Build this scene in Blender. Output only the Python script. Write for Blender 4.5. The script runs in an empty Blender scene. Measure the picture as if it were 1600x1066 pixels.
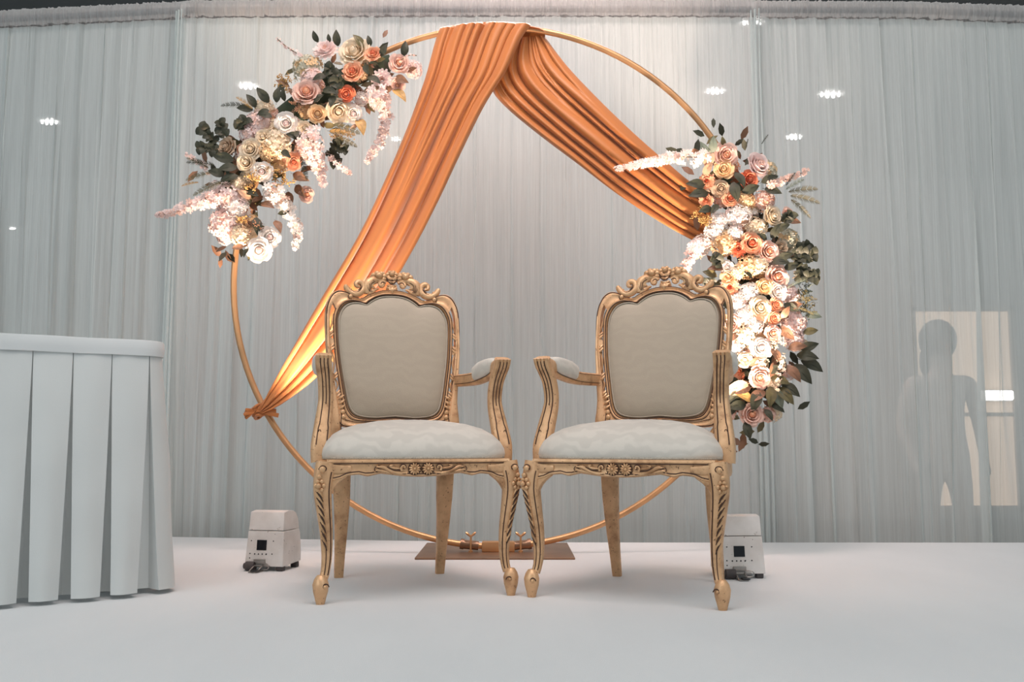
import bpy, bmesh, math, random
from mathutils import Vector, Matrix, Euler, noise
random.seed(7)
PI = math.pi
sc = bpy.context.scene
C = sc.collection

# ------------------------------------------------------------------ camera
CAM_H, FOC = 0.451, 1500.0
PITCH = math.atan((685.4 - 533) / FOC)
cam = bpy.data.cameras.new('camera'); camo = bpy.data.objects.new('camera', cam); C.objects.link(camo)
camo.location = (0, 0, CAM_H); camo.rotation_euler = (PI/2 + PITCH, 0, 0)
cam.sensor_width = 36; cam.sensor_fit = 'HORIZONTAL'; cam.lens = FOC/1600*36; cam.clip_end = 100
sc.camera = camo

# ------------------------------------------------------------------ world, lights, exposure
w = bpy.data.worlds.new('world'); sc.world = w; w.use_nodes = True
w.node_tree.nodes['Background'].inputs[0].default_value = (0.84, 0.94, 0.98, 1)
w.node_tree.nodes['Background'].inputs[1].default_value = 0.36

def area(name, loc, target, sx, sy, power, col):
    l = bpy.data.lights.new(name, 'AREA'); l.shape = 'RECTANGLE'; l.size = sx; l.size_y = sy
    l.energy = power; l.color = col
    o = bpy.data.objects.new(name, l); C.objects.link(o); o.location = loc
    o.rotation_euler = (Vector(target) - Vector(loc)).to_track_quat('-Z', 'Y').to_euler(); return o
def spot(name, loc, target, power, col, ang, blend=0.6, rad=0.04):
    l = bpy.data.lights.new(name, 'SPOT'); l.energy = power; l.color = col; l.spot_size = ang
    l.spot_blend = blend; l.shadow_soft_size = rad
    o = bpy.data.objects.new(name, l); C.objects.link(o); o.location = loc
    o.rotation_euler = (Vector(target) - Vector(loc)).to_track_quat('-Z', 'Y').to_euler(); return o
area('hall_ceiling_light', (0.2, 0.6, 4.6), (0.1, 3.2, 0.3), 4.5, 2.5, 84, (1.0, 0.92, 0.86))
area('hall_front_light', (-4.0, -1.5, 3.0), (0, 4.0, 1.0), 3.0, 2.0, 72, (0.86, 0.96, 1.0))
area('hall_side_light', (4.2, -1.0, 3.4), (0.5, 4.2, 1.2), 2.0, 2.0, 32, (0.9, 0.96, 1.0))
area('back_hall_light', (1.0, 8.5, 3.7), (1.0, 8.5, 0), 5.0, 2.5, 36, (1.0, 0.95, 0.9))
area('added_curtain_backlight', (0.0, 6.1, 3.85), (0.0, 4.62, 0.9), 2.2, 0.8, 105, (1.0, 0.80, 0.74))  # added warm fill, out of view, brightens the curtain centre from behind
spot('added_center_wash', (0.1, 1.2, 4.4), (0.0, 4.62, 1.0), 200, (1.0, 0.78, 0.70), math.radians(64), 1.0, 1.2)  # added pink spot, no fixture of the hall, warms the middle of the curtain
spot('added_curtain_wash', (0.05, 2.45, 4.6), (0.0, 4.62, 0.75), 420, (1.0, 0.74, 0.68), math.radians(64), 1.0, 0.5)  # another added spot, only there to make the curtain centre pinker
spot('uplight_beam', (-0.86, 3.50, 0.22), (-0.80, 3.76, 1.60), 300, (1.0, 0.74, 0.56), math.radians(54))
spot('uplight_beam', (0.76, 3.33, 0.22), (0.95, 3.68, 1.42), 270, (1.0, 0.76, 0.60), math.radians(52))
sc.view_settings.view_transform = 'Standard'; sc.view_settings.look = 'None'
sc.view_settings.gamma = 1.0; sc.view_settings.use_curve_mapping = False
sc.view_settings.exposure = 0.0
sc.cycles.max_bounces = 8; sc.cycles.transparent_max_bounces = 12

# ------------------------------------------------------------------ helpers
CT, ST = math.cos(PITCH), math.sin(PITCH)
def W(px, py, Y):
    """point of the place at depth Y that the photograph shows at (px, py)"""
    u = (px-800)/FOC; v = (533-py)/FOC
    k = Y/(CT - v*ST)
    return Vector((u*k, Y, CAM_H + k*(ST + v*CT)))
def lerp(a, b, t): return a + (b-a)*t
def smooth(t): t = max(0, min(1, t)); return t*t*(3-2*t)
def interp(tab, x):
    if x <= tab[0][0]: return tab[0][1]
    for (a, va), (b, vb) in zip(tab, tab[1:]):
        if x <= b: return va + (vb-va)*(x-a)/(b-a)
    return tab[-1][1]
def catmull(pts, n=6, closed=False):
    P = [Vector(p) for p in pts]; out = []; N = len(P)
    rng = range(N if closed else N-1)
    for i in rng:
        if closed: p0, p1, p2, p3 = P[i-1], P[i], P[(i+1) % N], P[(i+2) % N]
        else: p0, p1, p2, p3 = P[max(i-1, 0)], P[i], P[i+1], P[min(i+2, N-1)]
        for k in range(n):
            t = k/n
            out.append(0.5*((2*p1) + (p2-p0)*t + (2*p0-5*p1+4*p2-p3)*t*t + (3*p1-p0-3*p2+p3)*t**3))
    if not closed: out.append(P[-1].copy())
    return out
def scal(vals, m):
    """spread a short list of numbers over m samples"""
    if not isinstance(vals, (list, tuple)): return [vals]*m
    n = len(vals)-1
    return [vals[min(int(i/(m-1)*n), n-1)]*(1-(i/(m-1)*n-min(int(i/(m-1)*n), n-1))) + vals[min(int(i/(m-1)*n), n-1)+1]*(i/(m-1)*n-min(int(i/(m-1)*n), n-1)) for i in range(m)]
def sweep(bm, pts, wd, dp=None, seg=8, ref=(0, 1, 0), p=2.0, closed=False, caps=True, sub=5):
    """tube along pts; wd = half width across, dp = half depth along ref; p = superellipse power"""
    if sub: P = catmull(pts, sub, closed)
    else: P = [Vector(q) for q in pts]
    m = len(P)
    wd = scal(wd, m); dp = wd if dp is None else scal(dp, m)
    ref = Vector(ref); rings = []
    for i, q in enumerate(P):
        a = P[i-1] if (i > 0 or closed) else P[i]
        b = P[(i+1) % m] if (i < m-1 or closed) else P[i]
        T = (b-a)
        if T.length < 1e-9: T = Vector((0, 0, 1))
        T.normalize()
        A = ref - T*ref.dot(T)
        if A.length < 0.05:
            A = Vector((1, 0, 0)) - T*T.x
            if A.length < 0.05: A = Vector((0, 0, 1)) - T*T.z
        A.normalize(); B = T.cross(A)
        r = []
        for k in range(seg):
            t = 2*PI*(k+0.5)/seg; c, s = math.cos(t), math.sin(t)
            c = math.copysign(abs(c)**(2/p), c); s = math.copysign(abs(s)**(2/p), s)
            r.append(bm.verts.new(q + B*(wd[i]*c) + A*(dp[i]*s)))
        rings.append(r)
    for i in range(m if closed else m-1):
        r, s = rings[i], rings[(i+1) % m]
        for k in range(seg):
            bm.faces.new((r[k], r[(k+1) % seg], s[(k+1) % seg], s[k]))
    if caps and not closed:
        bm.faces.new(rings[0][::-1]); bm.faces.new(rings[-1])
def fat(v, k): return [x*k for x in v] if isinstance(v, (list, tuple)) else v*k
def front(P, i, ref=Vector((0, 1, 0))):
    T = (P[min(i+1, len(P)-1)]-P[max(i-1, 0)]).normalized(); A = ref-T*ref.dot(T); return -A.normalized()
def ball(bm, c, r, seg=10, rings=6, rot=None):
    if not isinstance(r, (tuple, list)): r = (r, r, r)
    M = Matrix.Translation(Vector(c)) @ (rot.to_matrix().to_4x4() if rot else Matrix()) @ Matrix.Diagonal((r[0], r[1], r[2], 1))
    bmesh.ops.create_uvsphere(bm, u_segments=seg, v_segments=rings, radius=1, matrix=M)
def box(bm, lo, hi, bev=0.0, rot=None, loc=(0, 0, 0)):
    c = [(a+b)/2 for a, b in zip(lo, hi)]; s = [b-a for a, b in zip(lo, hi)]
    M = Matrix.Translation(Vector(loc)) @ (rot.to_matrix().to_4x4() if rot else Matrix()) @ Matrix.Translation(Vector(c)) @ Matrix.Diagonal((*s, 1))
    r = bmesh.ops.create_cube(bm, size=1, matrix=M)
    if bev:
        es = {e for v in r['verts'] for e in v.link_edges}
        bmesh.ops.bevel(bm, geom=list(es), offset=bev, segments=2, affect='EDGES', profile=0.5)
def cyl(bm, a, b, r, seg=12, r2=None):
    sweep(bm, [a, b], [r, r if r2 is None else r2], seg=seg, sub=0)
def extrude_poly(bm, pts, y0, y1, bev=0):
    f = [bm.verts.new((x, y0, z)) for x, z in pts]; g = [bm.verts.new((x, y1, z)) for x, z in pts]
    n = len(pts)
    bm.faces.new(f); bm.faces.new(g[::-1])
    for i in range(n): bm.faces.new((f[i], g[i], g[(i+1) % n], f[(i+1) % n]))
def mesh_of(name, bm, mats, smoothf=True, weld=False):
    if weld: bmesh.ops.remove_doubles(bm, verts=bm.verts, dist=1e-5)
    bmesh.ops.recalc_face_normals(bm, faces=bm.faces)
    me = bpy.data.meshes.new(name); bm.to_mesh(me); bm.free()
    for m in (mats if isinstance(mats, (list, tuple)) else [mats]): me.materials.append(m)
    if smoothf:
        me.polygons.foreach_set('use_smooth', [True]*len(me.polygons))
        try: me.set_sharp_from_angle(angle=math.radians(42))
        except Exception: pass
    return me
def obj(name, me, parent=None, loc=None, rot=None, scale=None):
    o = bpy.data.objects.new(name, me); C.objects.link(o)
    if parent: o.parent = parent
    if loc is not None: o.location = loc
    if rot is not None: o.rotation_euler = rot
    if scale is not None: o.scale = (scale, scale, scale) if isinstance(scale, (int, float)) else scale
    return o
def part(name, bm, mats, parent=None, **k):
    return obj(name, mesh_of(name, bm, mats, k.pop('smoothf', True), k.pop('weld', False)), parent, **k)
def empty(name, loc=(0, 0, 0), rz=0):
    o = bpy.data.objects.new(name, None); C.objects.link(o); o.location = loc; o.rotation_euler = (0, 0, rz)
    o.empty_display_size = 0.1; return o
def tag(o, label, cat, group=None, kind=None):
    o['label'] = label; o['category'] = cat
    if group: o['group'] = group
    if kind: o['kind'] = kind
    return o
def copy_tree(o, parent=None):
    c = o.copy(); C.objects.link(c)
    if parent: c.parent = parent
    for ch in o.children: copy_tree(ch, c)
    return c

# ------------------------------------------------------------------ materials
class NT:
    def __init__(s, name):
        s.m = bpy.data.materials.new(name); s.m.use_nodes = True; s.t = s.m.node_tree
        s.b = s.t.nodes['Principled BSDF']; s.out = s.t.nodes['Material Output']
    def n(s, typ, **kw):
        x = s.t.nodes.new(typ)
        for k, v in kw.items():
            if k.startswith('_'): setattr(x, k[1:], v)
            else: x.inputs[k.replace('__', ' ')].default_value = v
        return x
    def l(s, a, b): s.t.links.new(a, b)
    def coords(s, scale=(1, 1, 1), kind='Object'):
        c = s.n('ShaderNodeTexCoord'); m = s.n('ShaderNodeMapping'); m.inputs['Scale'].default_value = scale
        s.l(c.outputs[kind], m.inputs['Vector']); return m.outputs[0]
    def noise(s, vec, scale, detail=3, rough=0.5, dist=0):
        x = s.n('ShaderNodeTexNoise'); x.inputs['Scale'].default_value = scale; x.inputs['Detail'].default_value = detail
        x.inputs['Roughness'].default_value = rough; x.inputs['Distortion'].default_value = dist
        s.l(vec, x.inputs['Vector']); return x.outputs['Fac']
    def ramp(s, fac, stops):
        r = s.n('ShaderNodeValToRGB'); e = r.color_ramp.elements
        while len(e) < len(stops): e.new(0.5)
        for el, (p, c) in zip(e, stops): el.position = p; el.color = (*c, 1) if len(c) == 3 else c
        s.l(fac, r.inputs[0]); return r.outputs[0]
    def bump(s, h, strength, dist=0.01):
        b = s.n('ShaderNodeBump'); b.inputs['Strength'].default_value = strength; b.inputs['Distance'].default_value = dist
        s.l(h, b.inputs['Height']); s.l(b.outputs[0], s.b.inputs['Normal']); return b
def plain(name, col, rough=0.6, metal=0.0, var=0.12, nscale=30, emit=None, spec=None, bump=0.0):
    n = NT(name); b = n.b
    b.inputs['Roughness'].default_value = rough; b.inputs['Metallic'].default_value = metal
    if spec is not None: b.inputs['Specular IOR Level'].default_value = spec
    f = n.noise(n.coords(), nscale, 3)
    n.l(n.ramp(f, [(0.3, tuple(c*(1-var) for c in col)), (0.7, tuple(min(1, c*(1+var)) for c in col))]), b.inputs['Base Color'])
    if bump: n.bump(f, bump, 0.003)
    if emit:
        b.inputs['Emission Color'].default_value = (*emit[0], 1); b.inputs['Emission Strength'].default_value = emit[1]
    return n.m
def gold_mat(name, light, dark, metal=0.35):
    n = NT(name); b = n.b; v = n.coords()
    f = n.noise(v, 22, 5, 0.6); g = n.noise(v, 130, 3, 0.6)
    c = n.ramp(f, [(0.30, dark), (0.45, tuple(lerp(a, b_, .65) for a, b_ in zip(dark, light))), (0.65, light)])
    s = n.ramp(g, [(0.30, (0.10, 0.045, 0.02)), (0.36, (1, 1, 1))])
    mx = n.n('ShaderNodeMixRGB', _blend_type='MULTIPLY'); mx.inputs[0].default_value = 0.75
    n.l(c, mx.inputs[1]); n.l(s, mx.inputs[2]); n.l(mx.outputs[0], b.inputs['Base Color'])
    b.inputs['Metallic'].default_value = metal
    n.l(n.ramp(f, [(0.3, (0.55,)*3), (0.7, (0.36,)*3)]), b.inputs['Roughness'])
    n.bump(g, 0.12, 0.002); return n.m
M_gold = gold_mat('antique_gold_paint', (0.72, 0.445, 0.245), (0.40, 0.215, 0.105))
M_gold_lt = gold_mat('carved_gold_paint', (0.70, 0.44, 0.24), (0.30, 0.15, 0.065))
M_groove = plain('dark_patina', (0.055, 0.022, 0.012), 0.7, var=0.3)
M_hoop = plain('brushed_gold_tube', (0.56, 0.31, 0.15), 0.36, 0.6, var=0.1, nscale=12)
M_plate = plain('bronze_steel_plate', (0.27, 0.16, 0.10), 0.38, 0.6, var=0.18, nscale=8)
M_white_metal = None
def damask(name, col, amt):
    n = NT(name); b = n.b; v = n.coords((1, 1, 1))
    w1 = n.n('ShaderNodeTexWave', _wave_type='RINGS', Scale=9.0, Distortion=9.0, Detail=2.0); w1.inputs['Detail Scale'].default_value = 1.6
    n.l(v, w1.inputs['Vector'])
    f2 = n.noise(v, 14, 2, 0.5, 1.5)
    mul = n.n('ShaderNodeMath', _operation='MULTIPLY'); n.l(w1.outputs['Fac'], mul.inputs[0]); n.l(f2, mul.inputs[1])
    c = n.ramp(mul.outputs[0], [(0.12, tuple(x*(1-amt) for x in col)), (0.28, col), (0.42, tuple(min(1, x*(1+amt)) for x in col))])
    n.l(c, b.inputs['Base Color'])
    b.inputs['Roughness'].default_value = 0.62; b.inputs['Sheen Weight'].default_value = 0.35
    weave = n.noise(n.coords((1, 1, 1)), 420, 2); n.bump(weave, 0.25, 0.002); return n.m
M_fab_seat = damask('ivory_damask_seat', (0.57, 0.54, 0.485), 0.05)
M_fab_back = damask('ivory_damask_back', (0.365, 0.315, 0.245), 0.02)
M_braid = plain('upholstery_braid', (0.42, 0.38, 0.32), 0.8, var=0.3, nscale=300)

def cloth_mat(name, col, trans=0.35, rough=0.6, bumps=0.15, sheen=0.2):
    n = NT(name); b = n.b; f = n.noise(n.coords(), 260, 2); g = n.noise(n.coords(), 3, 2)
    n.l(n.ramp(g, [(0.3, tuple(c*0.95 for c in col)), (0.7, tuple(min(1, c*1.04) for c in col))]), b.inputs['Base Color'])
    b.inputs['Roughness'].default_value = rough; b.inputs['Sheen Weight'].default_value = sheen
    n.bump(f, bumps, 0.001)
    t = n.n('ShaderNodeBsdfTranslucent'); t.inputs[0].default_value = (*col, 1)
    mx = n.n('ShaderNodeMixShader'); mx.inputs[0].default_value = trans
    n.l(b.outputs[0], mx.inputs[1]); n.l(t.outputs[0], mx.inputs[2]); n.l(mx.outputs[0], n.out.inputs[0]); return n.m
M_orange = cloth_mat('orange_satin', (0.52, 0.185, 0.050), 0.16, 0.40, 0.08, 0.22)
M_skirt = cloth_mat('white_polyester_skirt', (0.66, 0.685, 0.68), 0.12, 0.75, 0.2)
M_topper = cloth_mat('white_table_topper', (0.67, 0.695, 0.70), 0.08, 0.7, 0.2)

def sheer_mat(name, col, opac):
    n = NT(name); n.t.nodes.remove(n.b); v = n.coords((1, 0.2, 0.012))
    th = n.noise(v, 150, 4, 0.7); wide = n.noise(n.coords((1, 0.2, 0.02)), 34, 3, 0.65)
    colr = n.ramp(th, [(0.3, tuple(c*0.84 for c in col)), (0.7, col)])
    d = n.n('ShaderNodeBsdfDiffuse'); n.l(colr, d.inputs[0])
    t = n.n('ShaderNodeBsdfTranslucent'); n.l(colr, t.inputs[0])
    gl = n.n('ShaderNodeBsdfGlossy'); gl.inputs['Roughness'].default_value = 0.38; gl.inputs[0].default_value = (0.8, 0.8, 0.8, 1)
    bp = n.n('ShaderNodeBump'); bp.inputs['Strength'].default_value = 0.5; bp.inputs['Distance'].default_value = 0.006
    n.l(th, bp.inputs['Height']); n.l(bp.outputs[0], d.inputs['Normal']); n.l(bp.outputs[0], gl.inputs['Normal'])
    m1 = n.n('ShaderNodeMixShader'); m1.inputs[0].default_value = 0.30; n.l(d.outputs[0], m1.inputs[1]); n.l(t.outputs[0], m1.inputs[2])
    m2 = n.n('ShaderNodeMixShader'); m2.inputs[0].default_value = 0.06; n.l(m1.outputs[0], m2.inputs[1]); n.l(gl.outputs[0], m2.inputs[2])
    tr = n.n('ShaderNodeBsdfTransparent')
    lw = n.n('ShaderNodeLayerWeight'); lw.inputs[0].default_value = 0.35
    add = n.n('ShaderNodeMath', _operation='MULTIPLY_ADD'); n.l(lw.outputs['Facing'], add.inputs[0]); add.inputs[1].default_value = 0.45; add.inputs[2].default_value = opac-0.06
    a2 = n.n('ShaderNodeMath', _operation='MULTIPLY_ADD', _use_clamp=True); n.l(wide, a2.inputs[0]); a2.inputs[1].default_value = 0.14; n.l(add.outputs[0], a2.inputs[2])
    m3 = n.n('ShaderNodeMixShader'); n.l(a2.outputs[0], m3.inputs[0]); n.l(tr.outputs[0], m3.inputs[1]); n.l(m2.outputs[0], m3.inputs[2])
    n.l(m3.outputs[0], n.out.inputs[0]); return n.m
M_sheer = sheer_mat('white_sheer_voile', (0.80, 0.86, 0.85), 0.70)
M_pocket = sheer_mat('gathered_voile_header', (0.80, 0.79, 0.78), 0.42)

def carpet_mat():
    n = NT('white_event_carpet'); b = n.b; v = n.coords()
    f = n.noise(v, 350, 3, 0.7); g = n.noise(n.coords((1, 0.35, 1)), 1.6, 4, 0.6)
    n.l(n.ramp(g, [(0.3, (0.70, 0.72, 0.735)), (0.7, (0.77, 0.785, 0.795))]), b.inputs['Base Color'])
    b.inputs['Roughness'].default_value = 0.92; b.inputs['Sheen Weight'].default_value = 0.2
    s = n.n('ShaderNodeMath', _operation='MULTIPLY_ADD'); n.l(g, s.inputs[0]); s.inputs[1].default_value = 2.2; n.l(f, s.inputs[2])
    n.bump(s.outputs[0], 0.35, 0.006); return n.m
M_carpet = carpet_mat()
M_hallfloor = plain('hall_floor_grey', (0.16, 0.15, 0.15), 0.5, var=0.15, nscale=4)
M_hallwall = plain('hall_wall_paint', (0.42, 0.42, 0.42), 0.9, var=0.06, nscale=2)
M_hallceil = plain('hall_ceiling_paint', (0.22, 0.25, 0.26), 0.9, var=0.05, nscale=2)
M_pipe = plain('grey_drape_pipe', (0.10, 0.10, 0.11), 0.5, 0.5)

# ------------------------------------------------------------------ setting
def struct(name, me, label=None):
    o = obj(name, me); o['kind'] = 'structure'
    if label: o['label'] = label
    return o
bm = bmesh.new()
edge = [(-7, 5.0), (-1.62, 4.50), (-0.9, 4.38), (0.0, 4.262), (0.6, 4.25), (2.4, 4.245), (7, 4.245)]
poly = [(-7, -4.0)] + [(7, -4.0)] + edge[::-1]
f = [bm.verts.new((x, y, 0)) for x, y in poly]; g = [bm.verts.new((x, y, -0.6)) for x, y in poly]
bm.faces.new(f); bm.faces.new(g[::-1])
for i in range(len(poly)): bm.faces.new((f[i], g[i], g[(i+1) % len(poly)], f[(i+1) % len(poly)]))
struct('floor', mesh_of('floor', bm, M_carpet, False), 'white carpeted stage floor with a straight rear edge')
bm = bmesh.new(); box(bm, (-12, -6, -0.65), (12, 14, -0.60))
struct('floor', mesh_of('floor_lower', bm, M_hallfloor, False), 'dark hall floor below and behind the stage')
bm = bmesh.new(); box(bm, (-12, 12.6, -0.6), (12, 12.8, 3.95))
struct('wall_back', mesh_of('wall_back', bm, M_hallwall, False), 'grey hall wall far behind the sheer curtains')
bm = bmesh.new(); box(bm, (-12, 5.2, 3.95), (12, 12.8, 4.1))
struct('ceiling', mesh_of('ceiling', bm, M_hallceil, False), 'dark hall ceiling beyond the curtains')

# ------------------------------------------------------------------ sheer curtains on their pipe
CY = 4.62
def ztop(x):
    return interp([(-3.6, 2.55), (-2.55, 2.585), (-1.66, 2.632), (-1.0, 2.636), (0, 2.638), (1.25, 2.636), (2.0, 2.632), (2.6, 2.608), (3.6, 2.57)], x)
def fold(x, t, seed):
    """depth of the cloth: narrow gathers at the head, fewer and deeper folds towards the floor"""
    xx = x + 0.05*noise.noise(Vector((x*1.3, t*1.4, seed)))
    fine = noise.noise(Vector((xx*34, t*1.1, seed+3)))*0.016 + noise.noise(Vector((xx*75, t*0.6, seed+9)))*0.008
    mid = noise.noise(Vector((xx*13, t*0.8, seed+5)))*0.030
    big = abs(noise.noise(Vector((xx*6.5, t*0.5, seed+7))))*0.075
    return fine*(1-0.45*t) + mid*lerp(0.35, 1.0, t) + big*smooth(t*1.5)
def curtain(x0, x1, seed, label, y=CY, gapr=0.0, gapl=0.0):
    root = empty('sheer_curtain', ((x0+x1)/2, y, -0.6)); cx = (x0+x1)/2
    n = int((x1-x0)/0.0045); rows = 22
    vs, fs = [], []
    for j in range(rows+1):
        t = j/rows
        for i in range(n+1):
            s = i/n; x = lerp(x0, x1, s)
            zt = ztop(x)-0.085
            # panel edges pull in slightly below the header
            xe = x + smooth(t*3)*0.03*((1-s)**8*gapl - s**8*gapr)
            z = lerp(zt, -0.58, t)
            # cloth doubles back on itself in soft folds
            am = lerp(.022, .058, smooth(t*1.25)); xn = x+.04*t*noise.noise(Vector((x*2, t*1.2, seed)))
            xe += am*noise.noise(Vector((xn*19, t*.55, seed+31))) + .011*noise.noise(Vector((xn*52, t*.5, seed+41)))*(1-.4*t)
            vs.append((xe-cx, fold(x, t, seed)-0.02*t+am*.45*noise.noise(Vector((xn*19+.9, t*.55, seed+31))), z+0.6))
    for j in range(rows):
        for i in range(n):
            a = j*(n+1)+i; fs.append((a, a+1, a+n+2, a+n+1))
    me = bpy.data.meshes.new('curtain_panel'); me.from_pydata(vs, [], fs); me.materials.append(M_sheer)
    me.polygons.foreach_set('use_smooth', [True]*len(fs))
    obj('curtain_panel', me, root)
    # rod pocket gathered around the pipe
    vs, fs = [], []; prof = [(-0.032, -0.092), (-0.046, -0.06), (-0.046, -0.03), (-0.028, -0.006), (0.0, 0.0), (0.028, -0.006), (0.044, -0.04), (0.03, -0.09)]
    for k, (py, pz) in enumerate(prof):
        for i in range(n+1):
            x = lerp(x0, x1, i/n)
            g = noise.noise(Vector((x*60, 0.2*k, seed)))*0.011 + noise.noise(Vector((x*130, 0.3*k, seed+2)))*0.016
            top = 0.006*abs(noise.noise(Vector((x*90, 0, seed)))) if k in (3, 4, 5) else 0
            vs.append((x-cx, py+g, ztop(x)+pz+0.6+top + (0.010*noise.noise(Vector((x*25, 0, seed))) if k == 0 else 0)))
    for k in range(len(prof)-1):
        for i in range(n):
            a = k*(n+1)+i; fs.append((a, a+1, a+n+2, a+n+1))
    me = bpy.data.meshes.new('rod_pocket'); me.from_pydata(vs, [], fs); me.materials.append(M_pocket)
    me.polygons.foreach_set('use_smooth', [True]*len(fs))
    obj('rod_pocket', me, root)
    tag(root, label, 'curtain', 'white sheer curtains behind the stage'); return root
def hem(x, seed, label=None):
    for k, (dx, rr) in enumerate(((-.020, .007), (-.004, .009), (.014, .006))):
        bm = bmesh.new(); zt = ztop(x)-.07
        pts = [(x+dx*(1+.5*i/10)+.006*noise.noise(Vector((i*.45, k*3, seed))), CY-.045-.012*k+.008*noise.noise(Vector((i*.5, k, seed+4))), lerp(zt, -.58, i/10)) for i in range(11)]
        sweep(bm, pts, [rr*.5, rr, rr*1.3], rr*.8, seg=6, sub=2)
        root = bpy.data.objects[label]
        o = part('curtain_hem', bm, M_sheer, root); o.location = -root.location
curtain(-3.55, -1.625, 1.0, 'grey white sheer curtain panel at the far left, behind the skirted table', y=CY+.012)
curtain(-1.645, 1.215, 20.0, 'widest white sheer curtain panel, behind the gold hoop and both armchairs')
curtain(1.19, 3.6, 40.0, 'see-through white sheer curtain panel to the right of the right flower arrangement', y=CY+.012)
hem(-1.645, 3, 'sheer_curtain.001'); hem(1.205, 8, 'sheer_curtain.001')
for xa, xb, lab in ((-3.6, -1.66, 'dark drape pipe carrying the far left sheer curtain'), (-1.64, 1.21, 'dark drape pipe carrying the middle sheer curtain'), (1.23, 3.65, 'dark drape pipe carrying the right sheer curtain')):
    bm = bmesh.new(); n = 12
    sweep(bm, [(lerp(xa, xb, i/n), CY, ztop(lerp(xa, xb, i/n))-0.045) for i in range(n+1)], 0.016, seg=10, ref=(0, 0, 1), sub=0)
    tag(part('drape_pipe', bm, M_pipe), lab, 'pipe', 'pipes of the curtain frame')
for x, lab in ((-1.65, 'thin curtain upright behind the seam left of the left flower arrangement'), (1.22, 'thin curtain upright behind the seam above the right flower arrangement')):
    r = empty('drape_upright', (x, CY+0.07, -0.6))
    bm = bmesh.new(); cyl(bm, (0, 0, 0), (0, 0, 3.20), 0.02); part('pole', bm, M_pipe, r)
    bm = bmesh.new(); box(bm, (-0.2, -0.1, 0), (0.2, 0.3, 0.008), 0.003); part('base_plate', bm, M_pipe, r)
    tag(r, lab, 'stand', 'uprights of the curtain frame')

# ------------------------------------------------------------------ hall beyond the curtains
M_lamp = plain('lamp_white', (1, 1, 1), 0.5, emit=((1.0, 0.98, 0.95), 40.0))
M_rim = plain('downlight_rim', (0.7, 0.7, 0.7), 0.4)
for (px, py, rr, lab) in ((77, 188, .14, 'small ceiling downlight glowing through the far left curtain'), (388, 132, .13, 'ceiling downlight glowing through the curtain above the left flowers'),
        (619, 215, .08, 'tiny ceiling downlight glowing just left of the orange drape'), (1175, 32, .12, 'highest ceiling downlight, glowing near the curtain seam at the top'),
        (1117, 140, .13, 'ceiling downlight glowing above the top of the right flowers'), (1240, 212, .13, 'ceiling downlight glowing just right of the top rose on the right'),
        (1297, 145, .16, 'widest ceiling downlight, glowing through the right curtain'), (20, 354, .06, 'faint low downlight through the curtain at the left border')):
    u = (px-800)/FOC; v = (533-py)/FOC; k = (3.93-CAM_H)/(ST+v*CT)
    p = Vector((u*k, (CT-v*ST)*k, 3.93))
    if p.y > 12.4: p = W(px, py, 12.4)
    r = empty('ceiling_downlight', p)
    bm = bmesh.new(); cyl(bm, (0, 0, -0.012), (0, 0, 0.02), rr*.95, 20); part('rim', bm, M_rim, r)
    bm = bmesh.new()
    for k in range(4): ball(bm, ((k-1.5)*rr*.36, 0, -0.03), (rr*.075*(1+.5*(k in (1, 2))), rr*.08, rr*(.16 if k in (1, 2) else .07)), 8, 6)  # bulb row shaped to imitate glow split into streaks by curtain folds
    part('lens', bm, M_lamp, r)
    tag(r, lab, 'lamp', 'ceiling downlights beyond the curtains')
M_winlit = plain('lit_doorway_panel', (0.6, 0.5, 0.4), 0.6, emit=((1.0, 0.72, 0.52), 0.70), var=0.04, nscale=2)
M_frame = plain('door_frame_paint', (0.35, 0.30, 0.26), 0.5)
a = W(1428, 487, 10); b = W(1590, 790, 10)
win = empty('window_1', (0, 0, 0)); win['kind'] = 'structure'; win['label'] = 'warm lit glazed opening seen through the right curtain'
bm = bmesh.new(); box(bm, (a.x, 10, b.z), (b.x, 10.04, a.z)); part('pane', bm, M_winlit, win)
bm = bmesh.new()
for (lo, hi) in (((a.x-.06, 9.96, b.z-.06), (a.x, 10.06, a.z+.06)), ((b.x, 9.96, b.z-.06), (b.x+.06, 10.06, a.z+.06)), ((a.x-.06, 9.96, a.z), (b.x+.06, 10.06, a.z+.06)), ((a.x-.06, 9.96, b.z-.06), (b.x+.06, 10.06, b.z)), ((a.x, 9.98, .68), (b.x, 10.0, .72))):
    box(bm, lo, hi)
part('window_frame', bm, M_frame, win)
bm = bmesh.new(); box(bm, (-12, 10.07, -0.6), (12, 10.2, 2.4)); 
bm.free()
p = W(1555, 618, 9.9); r = empty('wall_lamp', p)
bm = bmesh.new(); box(bm, (-.19, -0.02, -.05), (.19, .03, .05), 0.02); part('diffuser', bm, plain('lamp_tube_white', (1, 1, 1), 0.5, emit=((1, .97, .9), 6.0)), r)
bm = bmesh.new(); box(bm, (-.20, 0.03, -.06), (.20, .055, .06), 0.01); part('backplate', bm, M_rim, r)
tag(r, 'bright wide wall lamp glowing through the curtain by the right border', 'lamp')
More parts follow.
